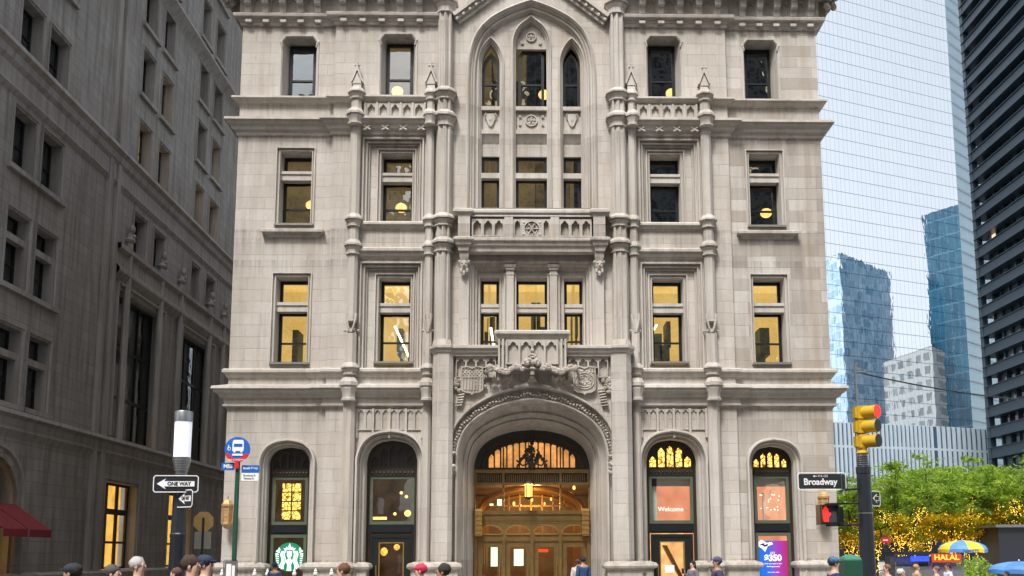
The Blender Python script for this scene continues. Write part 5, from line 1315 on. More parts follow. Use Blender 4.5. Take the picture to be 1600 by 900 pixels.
m_ = MB(); m_.box(pc_.x-.1, pc_.x+.02, YB-.115, YB-.108, pc_.z-.35, pc_.z+.14); m_.box(pc_.x+.04, pc_.x+.11, YB-.115, YB-.108, pc_.z-.3, pc_.z+.1); m_.build('timetable', M['letter_white'], b, smooth=False)
# back of stop sign in the side street
YS = 7.5
p = at(318, 815, YS); e = empty('stop_sign', (p.x, YS, 0), 'octagonal road sign seen from its yellowish back with a grey plate under it', 'road sign')
m_ = MB(); m_.plate([(p.x+.41*cos(pi/8+i*pi/4), p.z+.41*sin(pi/8+i*pi/4)) for i in range(8)], [], YS, YS+.012, True); m_.build('octagon_plate', simple('yellowed_sign_back', (.50, .33, .13), .5, .3, .25, 5), e, smooth=False)
m_ = MB(); pz = at(318, 844, YS).z; m_.box(p.x-.32, p.x+.32, YS+.0, YS+.012, pz-.33, pz+.33); m_.build('lower_plate', simple('grey_sign_back', (.30, .30, .27), .5, .3, .2), e, smooth=False)
m_ = MB(); m_.box(p.x-.035, p.x+.035, YS-.06, YS-.005, 0, p.z+.15); m_.build('post', M['pole'], e)
# traffic signal pole at right
YT = -12.0
pp = at(1350, 760, YT); TX = pp.x; k_ = ppm(YT)
zp = at(1349, 712, YT).z
te = empty('signal_pole', (TX, YT, 0), 'thick black signal pole with a silver collar at the corner', 'pole')
m_ = MB(); m_.stack(ngon(14, .135), TX, YT, [(0, 1.7), (.15, 1.7), (.3, 1.15), (zp-.35, .95), (zp-.34, 1.02), (zp-.22, 1.02), (zp-.2, .8), (zp, .7)]); m_.build('shaft', M['pole'], te)
m_ = MB()
for z in (at(1350, 803, YT).z, at(1350, 871, YT).z): m_.stack(ngon(14, .142), TX, YT, [(z, 1), (z+.025, 1)])
parts(m_, 'collar', M['steel'], te)
m_ = MB(); m_.stack(ngon(12, .10), TX, YT, [(zp-.2, 1), (zp+.02, .9)]); 
for k in range(5): m_.stack(ngon(12, .11), TX, YT, [(zp-.18+.04*k, 1), (zp-.165+.04*k, 1)])
m_.build('top_sleeve', M['steel'], te)
# traffic light
M['tyellow'] = simple('signal_yellow', (.55, .34, .015), .45, 0, .22, 8, .1)
tl = empty('traffic_light', (TX, YT, zp), 'yellow traffic light showing red on top of the black pole', 'traffic light')
m_ = MB(); cx_ = at(1351, 670, YT).x-.02
for k, (py_) in enumerate((645, 667, 690)):
    z = at(1355, py_, YT).z; c_ = cx_
    m_ = MB(); m_.box(c_-.13, c_+.06, YT-.10, YT+.14, z-.125, z+.125); m_.box(c_-.17, c_-.12, YT-.06, YT+.10, z-.10, z+.10); hs_ = m_.build('housing', M['tyellow'], tl)
    dx_, dy_ = sin(radians(38)), -cos(radians(38))
    m_ = MB(); m_.tube([(c_+.0, YT-.03, z), (c_+.30*dx_, YT+.30*dy_, z-.005)], .118, 20, .125); m_.build('visor', M['tyellow'], hs_)
    m_ = MB(); f_ = .305; m_.tube([(c_+f_*dx_, YT+f_*dy_, z), (c_+(f_+.004)*dx_, YT+(f_+.004)*dy_, z)], .119, 20)
    m_.build('lens', emis('red_signal', (1, .02, .015), 1.3, .25, 14) if k == 0 else M['signblack'], hs_)
zc = at(1355, 708, YT).z
m_ = MB(); m_.tube([(TX, YT, zp), (TX, YT, zc+.15)], .06, 10); m_.stack(ngon(10, .11), TX, YT, [(zc-.04, .8), (zc, 1.1), (zc+.05, .8), (zc+.12, 1)])
m_.build('mount', M['tyellow'], tl)
# thin grey mast, guy wire and span cable
mx = at(1339, 600, YT+.1).x; mz = at(1341, 567, YT+.1).z
me_ = empty('cable_mast', (mx, YT+.15, 0), 'slim grey mast beside the signal pole carrying an overhead cable', 'mast')
m_ = MB(); m_.tube([(mx, YT+.15, 0), (mx, YT+.15, mz)], .045, 8, .022); m_.build('pole', M['steel'], me_)
a = at(1341, 582, YT+.15); m_ = MB(); m_.tube([(mx, YT+.15, mz), (mx+.08, YT+.15, mz-.03), (a.x+.13, YT+.15, a.z-.0)], .012, 6); m_.tube([(mx, YT+.15, a.z), (a.x+.15, YT+.15, a.z)], .022, 6); m_.build('bracket', M['steel'], me_)
b1, b2 = at(1450, 604, -11), at(1620, 626, -9); m_ = MB(); pts = []
for i in range(13):
    t = i/12; v = Vector((a.x, YT+.15, a.z)).lerp(b2, t); v.z -= .16*4*t*(1-t)*.5; pts.append(v)
m_.tube(pts, .014, 6); m_.build('cable', M['pole'], me_)
# pedestrian signal
p = at(1292, 804, YT-.15); pe = empty('pedestrian_signal', (p.x, YT-.15, p.z), 'black walk signal box with a lit red hand', 'pedestrian signal')
m_ = MB(); m_.box(p.x-.16, p.x+.17, YT-.28, YT+.0, p.z-.185, p.z+.18); m_.box(p.x+.16, p.x+.31, YT-.16, YT+.06, p.z-.17, p.z+.14); m_.build('housing', M['signblack'], pe, smooth=False)
m_ = MB(); m_.sweep(rectp(p.x-.15, p.x+.16, p.z-.17, p.z+.17), [(0, YT-.28), (.0, YT-.36), (-.01, YT-.36), (-.02, YT-.29)]); m_.build('hood', M['signblack'], pe, smooth=False)
m_ = MB(); m_.box(p.x-.14, p.x+.15, YT-.286, YT-.282, p.z-.15, p.z+.15); m_.build('screen', simple('signal_screen', (.05, .055, .06), .4, 0, .3, 20), pe, smooth=False)
m_ = MB(); hx0 = p.x-.055
hd = [(-.045, -.14), (.03, -.14), (.045, -.06), (.085, .0), (.075, .03), (.035, 0), (.035, .10), (.018, .105), (.012, .03), (.008, .03), (.006, .14), (-.012, .14), (-.014, .03), (-.018, .03), (-.022, .13), (-.04, .125), (-.042, .03), (-.046, .02), (-.05, .09), (-.066, .085), (-.065, -.04)]
m_.plate([(hx0+a_, p.z+b_) for a_, b_ in hd], [], YT-.296, YT-.288); m_.build('red_hand', emis('red_hand', (1, .015, .01), 1.1), pe, smooth=False)
m_ = MB()
for z in (p.z+.2, p.z-.2): m_.tube([(p.x-.0, YT-.05, z), (TX, YT, z+.02)], .02, 6)
parts(m_, 'bracket', M['pole'], pe)
# street name signs
p = at(1284, 752, YT-.2); ne = empty('street_name_sign', (p.x, YT-.2, p.z), 'black street sign reading Broadway in white letters', 'street sign')
M['signdark'] = simple('street_sign_dark', (.02, .025, .028), .45)
b = sign_board(ne, p.x, YT-.2, p.z, .86, .275, 0, M['signdark'], M['letter_white']); text('Broadway', .17, M['letter_white'], b, p.x-.03, YT-.212, p.z-.015, 'CENTER', .004, .92)
text('111-121', .06, M['letter_white'], b, p.x+.02, YT-.212, p.z+.095)
m_ = MB(); m_.plate([(p.x-.17, p.z+.095), (p.x-.13, p.z+.115), (p.x-.13, p.z+.1), (p.x-.09, p.z+.1), (p.x-.09, p.z+.09), (p.x-.13, p.z+.09), (p.x-.13, p.z+.075)], [], YT-.212, YT-.208); m_.build('small_arrow', M['letter_white'], b, smooth=False)
p2 = at(1317, 755, YT-.25); n2 = empty('street_name_sign', (p2.x, YT-.3, p2.z), 'dark street sign turned nearly edge-on between the Broadway sign and the pole', 'street sign')
b = sign_board(n2, p2.x, YT-.32, p2.z, .62, .25, radians(62), M['signdark'], M['steel']); text('Thames', .13, M['steel'], b, p2.x-.02, YT-.335, p2.z, 'CENTER', 0, 1, radians(62))
m_ = MB(); z_ = at(1310, 768, YT).z; m_.tube([(p2.x-.15, YT-.5, z_-.03), (p2.x+.1, YT-.05, z_+.03), (TX, YT, z_+.06)], .02, 6); m_.build('bracket', M['pole'], n2)
e = one_way(1368, 779, YT+.05, .25, .24, radians(38), 'small angled road sign reading ONE WAY on the right of the signal pole'); e['group'] = 'one way signs'
# litter bin
p = at(1329, 885, -13); le = empty('litter_bin', (p.x, -13, 0), 'dark green street litter bin with pale green top', 'litter bin')
zt_ = at(1329, 876, -13).z; m_ = MB(); m_.stack([(-.16, -.16), (.16, -.16), (.16, .16), (-.16, .16)], p.x, -13, [(0, .9), (.05, 1), (zt_, 1), (zt_+.02, .95)]); m_.build('body', M['buspole'], le, smooth=False)
m_ = MB(); m_.stack([(-.15, -.15), (.15, -.15), (.15, .15), (-.15, .15)], p.x, -13, [(zt_+.021, 1), (zt_+.06, .9), (zt_+.10, .45), (zt_+.11, .1)]); m_.build('lid', simple('pale_green_lid', (.05, .24, .16), .4), le)
# railings with white finials before the left shop windows
ye_ = -3.2
posts = [at(px_, 893, ye_).x for px_ in (347, 398, 418, 460, 493, 518)]
re_ = empty('railing', (posts[0], ye_, 0), 'low black railing with white spear finials in front of the logo window', 'railing')
zf = at(460, 888, ye_).z
for x in posts:
    m_ = MB(); m_.box(x-.025, x+.025, ye_-.025, ye_+.025, 0, zf-.18); m_.build('post', M['pole'], re_); m_ = MB(); m_.stack(ngon(8, .06), x, ye_, [(zf-.2, .6), (zf-.17, 1.0), (zf-.12, 1.0), (zf-.1, .5), (zf-.07, .7), (zf, .08)]); m_.build('finial', M['white'], re_)
for z in (.25, .82): m_ = MB(); m_.box(posts[0], posts[-1], ye_-.018, ye_+.018, z, z+.03); m_.build('rail', M['pole'], re_)
# ================================================================== TREES
def leafmat(name, a, b, tr):
    m, t, P, N, Lk = newmat(name); oi = N.new('ShaderNodeNewGeometry')
    c_ = mixc(N, Lk, ramp(N, Lk, noise(N, Lk, oi.outputs['Position'], 1.2, 4, .7), .3, .7), a, b)
    c2 = mixc(N, Lk, oi.outputs['Random Per Island'], mixc(N, Lk, 1., c_, (.7, .75, .6), 'MULTIPLY'), c_)
    Lk.new(c2, P.inputs['Base Color']); P.inputs['Roughness'].default_value = .5
    tl_ = N.new('ShaderNodeBsdfTranslucent'); Lk.new(c2, tl_.inputs[0]); mx_ = N.new('ShaderNodeMixShader'); mx_.inputs[0].default_value = tr
    Lk.new(P.outputs[0], mx_.inputs[1]); Lk.new(tl_.outputs[0], mx_.inputs[2]); Lk.new(mx_.outputs[0], N['Material Output'].inputs[0]); return m
M['leaf'] = leafmat('locust_leaves', (.10, .25, .035), (.46, .58, .05), .5); M['leafy'] = leafmat('lamplit_leaves', (.80, .50, .01), (.90, .66, .02), .6)  # leafy: glow of the string lights put into the leaf colour
M['bark'] = simple('dark_bark', (.045, .035, .028), .9, 0, .4, 6, .5)
M['bulb'] = emis('string_bulb', (1, .58, .06), 1.8)
def tree_proto(seed, h=8, r=3.2):
    rnd = random.Random(seed); e = empty('locust_tree', (0, 0, 0))
    limbs = []; tk = MB(); tk.tube([(0, 0, 0), (.05, 0, h*.18), (0, .05, h*.33)], .17, 8, .12)
    st = [(Vector((0, 0, h*.3)), Vector((rnd.uniform(-.3, .3), rnd.uniform(-.3, .3), 1)), 0)]
    tips = []
    for k in range(7):
        a = k*2*pi/7+rnd.uniform(-.3, .3); b = Vector((0, 0, h*(.2+.05*(k % 3)))); m1 = b+Vector((cos(a)*r*.3, sin(a)*r*.3, h*.22)); m2 = b+Vector((cos(a)*r*.62, sin(a)*r*.62, h*(.36+.08*rnd.random()))); m3 = m2+Vector((cos(a)*r*.3, sin(a)*r*.3, h*.1))
        tk.tube([b, m1, m2, m3], .08, 6, .02); limbs.append([b, m1, m2, m3]); tips += [m1, m2, m3]
        for q in range(2):
            a2 = a+rnd.uniform(-.9, .9); v = m1.lerp(m2, rnd.random()); w2 = v+Vector((cos(a2)*r*.35, sin(a2)*r*.35, h*rnd.uniform(.12, .3))); tk.tube([v, w2], .04, 5, .012); tips.append(w2); limbs.append([v, w2])
    top = Vector((0, 0, h*.85)); tk.tube([(0, 0, h*.3), (.1, 0, h*.6), top], .08, 6, .02); tips += [top, Vector((0, 0, h*.65))]; limbs.append([Vector((0, 0, .4)), Vector((0, 0, h*.6))])
    tk.build('trunk', M['bark'], e)
    cl_ = [(t+Vector((rnd.gauss(0, .35), rnd.gauss(0, .35), rnd.gauss(.1, .3))), rnd.uniform(.5, 1.0)) for t in tips for _ in range(2)]
    for _ in range(26):
        a = rnd.random()*2*pi; rr = r*sqrt(rnd.random()); zz = h*(.42+.55*sqrt(max(0, 1-(rr/r)**2))*rnd.uniform(.55, 1)); cl_.append((Vector((rr*cos(a), rr*sin(a), zz)), rnd.uniform(.5, .95)))
    def leaves(n, sel, s0):
        m_ = MB()
        for _ in range(n):
            c_, cr_ = rnd.choice(sel); d = Vector((rnd.gauss(0, 1), rnd.gauss(0, 1), rnd.gauss(0, .4)))*cr_*.45; p = c_+d
            u = Vector((rnd.gauss(0, 1), rnd.gauss(0, 1), rnd.gauss(-.3, .5))).normalized(); v = u.cross(Vector((rnd.gauss(0, .5), rnd.gauss(0, .5), 1))).normalized(); s_ = s0*rnd.uniform(.6, 1.4)
            m_.add([p-u*s_, p+v*s_*.35, p+u*s_, p-v*s_*.35], [(0, 1, 2, 3)])
        return m_
    leaves(6500, cl_, .17).build('crown', M['leaf'], e, smooth=False)
    low = [(c_*1.0-Vector((0, 0, .6)), q) for c_, q in cl_ if c_.z < h*.62]
    leaves(3200, low, .12).build('lamplit_foliage', M['leafy'], e, smooth=False)  # lower leaves lit by the bulbs, painted yellow
    m_ = MB()
    for l_ in limbs:
        for a, b in zip(l_[:-1], l_[1:]):
            if min(a.z, b.z) > h*.5: continue
            n_ = int((b-a).length/.055)
            for i in range(n_):
                p = a.lerp(b, i/max(1, n_))+Vector((rnd.gauss(0, .17), rnd.gauss(0, .17), rnd.gauss(0, .12))); s_ = .026; m_.add([p+Vector(v)*s_ for v in ((1, 0, 0), (0, 1, 0), (-1, 0, 0), (0, -1, 0), (0, 0, 1), (0, 0, -1))], [(0, 1, 4), (1, 2, 4), (2, 3, 4), (3, 0, 4), (1, 0, 5), (2, 1, 5), (3, 2, 5), (0, 3, 5)])
    for i in range(90): a = rnd.random()*6.28; z = rnd.uniform(.3, h*.34); p = Vector((.2*cos(a), .2*sin(a), z)); s_ = .028; m_.add([p+Vector(v)*s_ for v in ((1, 0, 0), (0, 1, 0), (-1, 0, 0), (0, -1, 0), (0, 0, 1), (0, 0, -1))], [(0, 1, 4), (1, 2, 4), (2, 3, 4), (3, 0, 4), (1, 0, 5), (2, 1, 5), (3, 2, 5), (0, 3, 5)])
    o = m_.build('string_light', M['bulb'], e, smooth=False); o['kind'] = 'stuff'
    return e
def ctree(o, parent=None):
    c_ = o.copy(); COL.objects.link(c_); c_.parent = parent
    for ch in list(o.children): ctree(ch, c_)
    return c_
protos = [tree_proto(11, 8.0, 3.3), tree_proto(12, 7.4, 3.0), tree_proto(13, 8.6, 3.6)]
spots = [(1330, 24, 0, .70), (1368, 30, 1, .84), (1408, 23, 2, .74), (1448, 34, 0, .95), (1490, 25, 1, .90), (1530, 38, 2, .92), (1568, 27, 0, .90), (1612, 24, 2, .84), (1350, 42, 2, .86), (1425, 50, 1, 1.08), (1510, 52, 2, 1.06), (1590, 50, 0, 1.16)]
tlab = ['leftmost', 'second', 'third', 'fourth', 'fifth', 'sixth', 'seventh', 'rightmost']
TL = ['small green and yellow plaza tree half hidden behind the signal pole', 'plaza tree with lights just right of the signal pole', 'low plaza tree with lit trunk behind the small red sign', 'plaza tree rising behind the food cart',
      'plaza tree with lit trunk directly behind the cart umbrella', 'plaza tree right of the cart umbrella, back in the grove', 'tall plaza tree with lit trunk near the right edge', 'plaza tree cut by the right edge of the photo',
      'back-row plaza tree seen beside the signal pole against white fins', 'back-row plaza tree whose top stands against the white fins', 'back-row plaza tree in front of the steel tower corner', 'highest back-row plaza tree at far right below the steel tower']
used = [False]*3
for i, (px_, Y, k, sc) in enumerate(spots):
    o = protos[k] if not used[k] else ctree(protos[k]); used[k] = True
    o.location = (at(px_, 860, Y).x, Y, 0); o.scale = (sc, sc, sc); o.rotation_euler.z = i*1.3
    tag(o, TL[i], 'tree', 'honey locust trees with string lights in the plaza')
# low hedge and plaza wall behind the cart
for px_, Y, r_, lb_ in ((1500, 16, .8, 'round dark green shrub beside the cart umbrella'), (1524, 17, .9, 'leafy shrub right of the food cart')):
    p = at(px_, 890, Y); m_ = MB(); rnd = random.Random(px_)
    for _ in range(900):
        v = Vector((rnd.gauss(0, 1), rnd.gauss(0, 1), rnd.gauss(0, 1))).normalized()*r_*rnd.uniform(.6, 1.05); v.z = abs(v.z)*1.2+.3; c_ = Vector((p.x, Y, 0))+v; u = Vector((rnd.gauss(0, 1), rnd.gauss(0, 1), rnd.gauss(0, 1))).normalized()*.09; w2 = u.orthogonal().normalized()*.04
        m_.add([c_-u, c_+w2, c_+u, c_-w2], [(0, 1, 2, 3)])
    e = empty('shrub', (p.x, Y, 0), lb_, 'shrub'); m_.build('foliage', M['leaf'], e, smooth=False); m_ = MB(); m_.tube([(p.x, Y, 0), (p.x, Y, .8)], .05, 6, .02); m_.build('stem', M['bark'], e)
# plaza kiosk wall (dark) at right edge
p0, p1 = at(1563, 880, 22), at(1640, 880, 22)
e = empty('kiosk', ((p0.x+p1.x)/2, 23, 0), 'dark boxy kiosk behind the trees at the right edge', 'kiosk'); m_ = MB(); m_.box(p0.x, p1.x, 22, 24.5, 0, 2.9); m_.build('wall', M['pole'], e, smooth=False); m_ = MB(); m_.box(p0.x-.2, p1.x+.2, 21.8, 24.7, 2.902, 3.05); m_.build('roof', M['steel'], e, smooth=False)
# food cart
YC = 10.0
c0, c1 = at(1398, 880, YC).x, at(1506, 880, YC).x; ztop = at(1400, 866, YC).z
fc_ = empty('food_cart', ((c0+c1)/2, YC, 0), 'steel street food cart with a blue screen and a red and yellow banner', 'food cart')
m_ = MB(); m_.box(c0, c1, YC, YC+1.2, .35, 1.0); m_.box(c0+.05, c1-.05, YC+.6, YC+1.2, 1.0, ztop-.1); m_.build('body', M['steel'], fc_, smooth=False)
m_ = MB(); m_.box(c0-.05, c0+1.55, YC-.15, YC+1.3, ztop-.02, ztop+.12); m_.box(c0+1.55, c1+.05, YC-.05, YC+1.3, ztop-.02, ztop+.02); m_.build('canopy_roof', M['pole'], fc_, smooth=False)
for x in (c0+.05, (c0+c1)/2, c1-.05): m_ = MB(); m_.tube([(x, YC+.05, .9), (x, YC+.05, ztop)], .025, 6); m_.build('post', M['steel'], fc_)
q0, q1 = at(1423, 870, YC-.2), at(1452, 877, YC-.2); m_ = MB(); m_.box(q0.x, q1.x, YC-.22, YC-.16, q1.z, q0.z+.03); m_.build('led_screen', emis('blue_screen', (.02, .06, .95), .8, .5, 12), fc_, smooth=False)
q0, q1 = at(1455, 867, YC-.2), at(1502, 874, YC-.2); m_ = MB(); m_.box(q0.x, q1.x, YC-.22, YC-.16, q1.z-.12, q0.z+.05); bn = m_.build('banner', simple('red_banner', (.50, .06, .02), .5), fc_, smooth=False)
text('HALAL', .30, emis('banner_yellow', (1, .55, .05), .4), bn, (q0.x+q1.x)/2, YC-.23, (q0.z+q1.z)/2-.02, 'CENTER', .01, 1.15)
for x in (c0+.4, c1-.5):
    m_ = MB(); m_.tube([(x, YC-.03, .3), (x, YC+.06, .3)], .28, 16); m_.build('wheel', M['signblack'], fc_)
m_ = MB()
for k in range(7): m_.box(c0+1.5+k*.14, c0+1.6+k*.14, YC-.02, YC-.005, .75+.1*(k % 2), 1.15)
parts(m_, 'menu_card', simple('menu_card', (.25, .14, .30), .5, 0, .6, 9), fc_)
def umbrella(px, pytop, Y, r, h, cols, label, words=None):
    p = at(px, pytop, Y); e = empty('umbrella', (p.x, Y, 0), label, 'umbrella')
    m_ = MB(); m_.tube([(p.x, Y, 0), (p.x, Y, p.z)], .022, 6); m_.ball((p.x, Y, p.z+.02), .04); m_.build('pole', M['steel'], e)
    for k in range(8):
        a0, a1 = k*pi/4-.2, (k+1)*pi/4-.2; m_ = MB(); vs = []
        for j in range(5):
            t = j/4; rr = r*sin(t*pi/2*.95)+.001; zz = p.z-h*(t**1.7)
            for q in range(4): a = a0+(a1-a0)*q/3; vs.append((p.x+rr*cos(a), Y+rr*sin(a), zz-.03*t*sin(q/3*pi)*-1))
        vs += [(v[0], v[1], v[2]-.14) for v in vs[-4:]]
        m_.add(vs, [(j*4+q, j*4+q+1, (j+1)*4+q+1, (j+1)*4+q) for j in range(5) for q in range(3)]); m_.build('canopy_panel', cols[k % len(cols)], e)
    if words: text(words, .17, M['busblue'], e, p.x-.1, Y-r*1.0, p.z-h-.06, 'CENTER', .004)
    return e
UY, UB = simple('umbrella_yellow', (.75, .55, .03), .6), simple('umbrella_blue', (.10, .27, .62), .6)
umbrella(1503, 844, YC+.6, .98, .40, [UY, UB], 'yellow and blue striped umbrella over the food cart', 'SABRETT')
umbrella(1592, 877, 2.0, .95, .28, [UB, simple('umbrella_blue_dark', (.07, .2, .5), .6)], 'plain blue umbrella at the lower right corner')
# small red sign on thin post
YR = 12; p = at(1383, 844, YR); e = empty('parking_sign', (p.x, YR, 0), 'small red and white sign on a thin dark post among the trees', 'road sign')
m_ = MB(); m_.tube([(p.x+.1, YR, 0), (p.x-.18, YR, p.z+.45)], .04, 6); m_.build('post', M['pole'], e)
m_ = MB(); m_.box(p.x-.18, p.x+.2, YR-.06, YR-.045, p.z-.13, p.z+.13); b = m_.build('sign_plate', M['busred'], e, smooth=False); m_ = MB(); m_.box(p.x-.12, p.x+.1, YR-.066, YR-.061, p.z-.03, p.z+.03); m_.build('white_bar', M['letter_white'], b, smooth=False)
#PART4
# ================================================================== PEOPLE
def grow(verts, edges, rad, name, mat, parent, X):
    me = bpy.data.meshes.new(name); me.from_pydata(verts, edges, []); o = bpy.data.objects.new(name, me); COL.objects.link(o)
    md = o.modifiers.new('s', 'SKIN'); md.use_smooth_shade = True
    for i, r in enumerate(rad):
        d = me.skin_vertices[0].data[i]; d.radius = (r, r) if isinstance(r, (int, float)) else r; d.use_root = i == 0
    o.modifiers.new('b', 'SUBSURF').levels = 2
    dg = bpy.context.evaluated_depsgraph_get(); dg.update(); nm = bpy.data.meshes.new_from_object(o.evaluated_get(dg)); bpy.data.objects.remove(o)
    nm.name = name; nm.transform(X); nm.materials.clear(); nm.materials.append(mat)
    nm.polygons.foreach_set('use_smooth', [True]*len(nm.polygons))
    o = bpy.data.objects.new(name, nm); COL.objects.link(o); o.parent = parent; return o
SK = [simple('skin_light', (.55, .34, .25), .5, 0, .06), simple('skin_tan', (.36, .20, .13), .5, 0, .06), simple('skin_deep', (.14, .075, .05), .5, 0, .06)]
_c = {}
def cloth(c_):
    if c_ not in _c: _c[c_] = simple('cloth', c_, .85, 0, .18, 12, .3)
    return _c[c_]
def person(px, pytop, Y, face, sk, top, leg, hair, label, hat=None, long=False, pose='walk', coat=False, scale=None):
    zt = at(px, pytop, Y); h = zt.z if scale is None else scale
    e = empty('person', (zt.x, Y, 0), label, 'person')
    Xm = Matrix.Rotation(face, 4, 'Z')
    ph = {'walk': 1, 'stand': 0, 'phone': 0}[pose]
    V, E, Rd = [], [], []
    def v(x, y, z, r, par=None):
        V.append((x*h, y*h, z*h)); Rd.append(r*h if isinstance(r, (int, float)) else (r[0]*h, r[1]*h)); i = len(V)-1
        if par is not None: E.append((par, i))
        return i
    pel = v(0, 0, .53, (.085, .065)); sp1 = v(0, 0, .63, (.075, .058), pel); ch = v(0, .003, .73, (.092, .065), sp1); nb = v(0, .005, .805, (.062, .05), ch)
    nk = v(0, 0, .845, .032, nb); hb = v(0, -.006, .88, (.036, .042), nk); hm = v(0, -.006, .925, (.043, .053), hb); ht = v(0, .0, .968, (.036, .044), hm)
    no = v(0, -.062, .917, .007, hm)
    js = {}
    for sx in (-1, 1):
        st = ph*sx
        s_ = v(sx*.098, .005, .795, .036, nb)
        if pose == 'phone' and sx < 0: el = v(sx*.13, -.05, .66, .027, s_); wr = v(sx*.07, -.15, .74, .017, el)
        else: el = v(sx*.128, .02*st+.01, .635, .027, s_); wr = v(sx*.13, -.035+.06*st, .505, .017, el)
        wx, wy, wz = V[wr][0]/h, V[wr][1]/h, V[wr][2]/h; up = .9 if pose == 'phone' and sx < 0 else -1
        pm_ = v(wx, wy-.008, wz+.045*up, (.020, .012), wr); js[sx] = (s_, el, wr)
        for k in range(4):
            a = v(wx-.014+.0095*k, wy-.012, wz+(.075+.004*(k in (1, 2)))*up, .0055, pm_); v(wx-.014+.0095*k, wy-.022, wz+(.097+.005*(k in (1, 2)))*up, .0045, a)
        tb = v(wx-sx*.024, wy-.018, wz+.04*up, .006, wr); v(wx-sx*.028, wy-.028, wz+.062*up, .005, tb)
        hp = v(sx*.052, 0, .49, (.055, .055), pel); kn = v(sx*.055, -.05*st-.01, .275, .035, hp); an = v(sx*.055, -.09*st+.03*(st > 0)+.015, .045, .022, kn); v(sx*.06, V[an][1]/h-.075, .018, .022, an); js[(sx, 'l')] = (hp, kn, an)
    grow(V, E, Rd, 'body', SK[sk], e, Xm)
    # jacket
    def sub(ids_edges, ids, name, mat, add, cut=1.0):
        mp_ = {i: k for k, i in enumerate(ids)}
        grow([V[i] for i in ids], [(mp_[a], mp_[b]) for a, b in ids_edges], [tuple((q+add*h) for q in (Rd[i] if isinstance(Rd[i], tuple) else (Rd[i], Rd[i]))) for i in ids], name, mat, e, Xm)
    a, b = js[-1], js[1]; l_, r_ = js[(-1, 'l')], js[(1, 'l')]
    sub([(pel, sp1), (sp1, ch), (ch, nb), (nb, a[0]), (a[0], a[1]), (a[1], a[2]), (nb, b[0]), (b[0], b[1]), (b[1], b[2])], [pel, sp1, ch, nb, *a, *b], 'jacket', cloth(top), .011)
    sub([(pel, l_[0]), (l_[0], l_[1]), (l_[1], l_[2]), (pel, r_[0]), (r_[0], r_[1]), (r_[1], r_[2])], [pel, *l_, *r_], 'trousers', cloth(leg), .009)
    def bl(name, items, mat):
        m_ = MB()
        for c_, r3, n_, mm in items:
            m2 = MB(); m2.ball((0, 0, 0), r3[0]*h, r3[1]*h, r3[2]*h, n_, mm); m_.merge(m2, lambda q: tuple(Xm @ Vector((q[0]+c_[0]*h, q[1]+c_[1]*h, q[2]+c_[2]*h))))
        m_.map(lambda q: (q[0]+zt.x, q[1]+Y, q[2])); return m_.build(name, mat, e)
    hr = [((0, .012, .945), (.053, .058, .052), 14, 10)]
    if long: hr += [((0, .035, .89), (.055, .035, .065), 12, 8)]
    hair_c = cloth(hair)
    ho = bl('hair', hr, hair_c); rj = random.Random(int(px))
    for q in ho.data.vertices: q.co += Vector((rj.gauss(0, 1), rj.gauss(0, 1), rj.gauss(0, 1)))*.0035*h
    for sx in (-1, 1): bl('eye', [((sx*.017, -.052, .925), (.006, .004, .004), 8, 6)], M['letter_black'])
    bl('mouth', [((0, -.050, .892), (.013, .004, .003), 8, 5)], cloth((.35, .09, .08)))
    for sx in (-1, 1): bl('ear', [((sx*.044, 0, .918), (.006, .011, .016), 8, 6)], SK[sk])
    if hat: bl('hat', [((0, .004, .955), (.055, .061, .042), 16, 10), ((0, -.045, .952), (.042, .045, .006), 12, 5)], cloth(hat))
    if coat: pass
    if pose == 'phone':
        m_ = MB(); c_ = Xm @ Vector((-.07*h, -.185*h, .80*h)); m_.box(zt.x+c_.x-.035, zt.x+c_.x+.035, Y+c_.y-.006, Y+c_.y+.006, c_.z-.07, c_.z+.07); ph_ = m_.build('phone', M['signblack'], None, smooth=False)
        tag(ph_, 'dark mobile phone held up by the person at the bank doorway', 'phone')
    return e
LF_, RT_ = radians(-90), radians(90)
navy, black, blue = (.02, .03, .07), (.015, .015, .018), (.05, .14, .32)
person(217, 869, -18.5, RT_, 0, navy, black, (.42, .40, .38), 'person with grey hair and navy jacket walking near the lamp pole')
person(178, 881, -19.0, RT_, 0, (.30, .12, .14), black, (.08, .07, .07), 'person in dull red top just left of the grey-haired walker')
person(113, 879, -19.5, LF_, 1, blue, navy, (.02, .02, .02), 'person in black hat and light blue jacket at far left', hat=(.02, .025, .04))
person(300, 866, -20.0, RT_, 0, (.05, .08, .22), black, (.05, .03, .02), 'dark-haired person in blue jacket right of the lamp pole')
person(322, 866, -18.6, RT_, 0, (.62, .62, .72), navy, (.03, .03, .04), 'person in navy cap and white shirt right of the lamp pole', hat=(.02, .03, .07))
person(275, 886, -15, LF_, 0, (.28, .13, .13), black, (.10, .05, .04), 'person in maroon top partly behind the lamp pole')
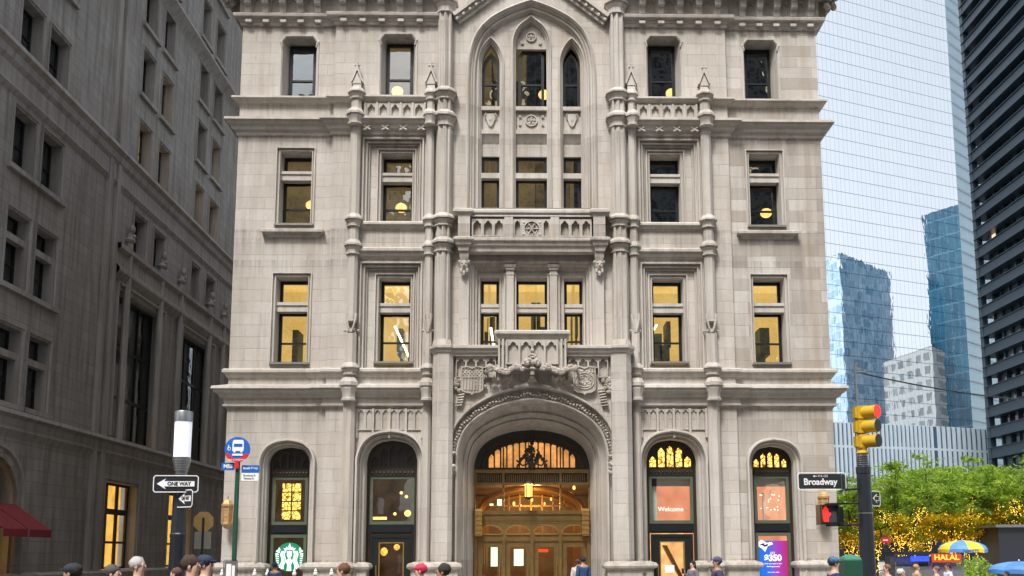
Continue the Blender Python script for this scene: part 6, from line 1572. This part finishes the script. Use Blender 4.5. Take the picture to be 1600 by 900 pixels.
person(430, 878, -4.5, radians(170), 1, (.03, .05, .12), navy, (.02, .02, .03), 'person with dark blue hood standing by the logo window', hat=(.03, .05, .12), pose='stand')
person(536, 879, -17, LF_, 0, (.25, .25, .38), navy, (.14, .06, .03), 'brown-haired person in lilac top before the second pedestal')
person(657, 880, -16, LF_, 0, (.05, .06, .16), black, (.60, .03, .08), 'person in bright pink cap left of the entrance', hat=(.65, .03, .10))
person(692, 879, -18, LF_, 1, (.45, .58, .70), navy, (.03, .025, .02), 'dark-haired person in light blue shirt left of the entrance')
person(911, 869, -2.2, radians(200), 1, (.02, .06, .14), black, (.015, .012, .01), 'person with black hair and dark blue jacket standing at the entrance', pose='stand')
person(903, 873, -1.5, radians(160), 0, (.55, .50, .48), black, (.08, .03, .02), 'person in pale top half hidden behind the one in dark blue', pose='stand')
person(1082, 876, -3.8, radians(-60), 0, (.16, .14, .17), black, (.012, .01, .01), 'long-haired person in grey coat holding up a phone', long=True, pose='phone')
person(1120, 869, -11, LF_, 1, (.06, .05, .12), black, (.10, .09, .14), 'person in dark purple coat passing the outer right column', hat=(.08, .07, .14))
person(1303, 869, -14.2, RT_, 0, (.02, .04, .12), navy, (.03, .05, .10), 'person in blue cap and navy jacket beside the litter bin', hat=(.05, .16, .28))
person(1385, 881, -10, LF_, 0, (.55, .55, .55), navy, (.20, .10, .05), 'person in pale grey top just right of the signal pole')
person(1432, 881, -6, RT_, 0, (.40, .28, .18), black, (.40, .24, .08), 'fair-haired person in tan jacket before the food cart')
person(1462, 884, -8, LF_, 0, (.10, .12, .16), navy, (.12, .11, .11), 'person in dark grey jacket before the food cart')
person(1480, 880, -4, LF_, 1, (.62, .68, .78), navy, (.05, .03, .02), 'person in white shirt under the striped umbrella')
person(1408, 888, -12, RT_, 0, (.50, .52, .56), black, (.55, .52, .48), 'white-haired person in light jacket left of the food cart')
person(1572, 892, -6, LF_, 1, (.10, .10, .12), black, (.03, .02, .02), 'dark-haired person in black jacket near the blue umbrella')
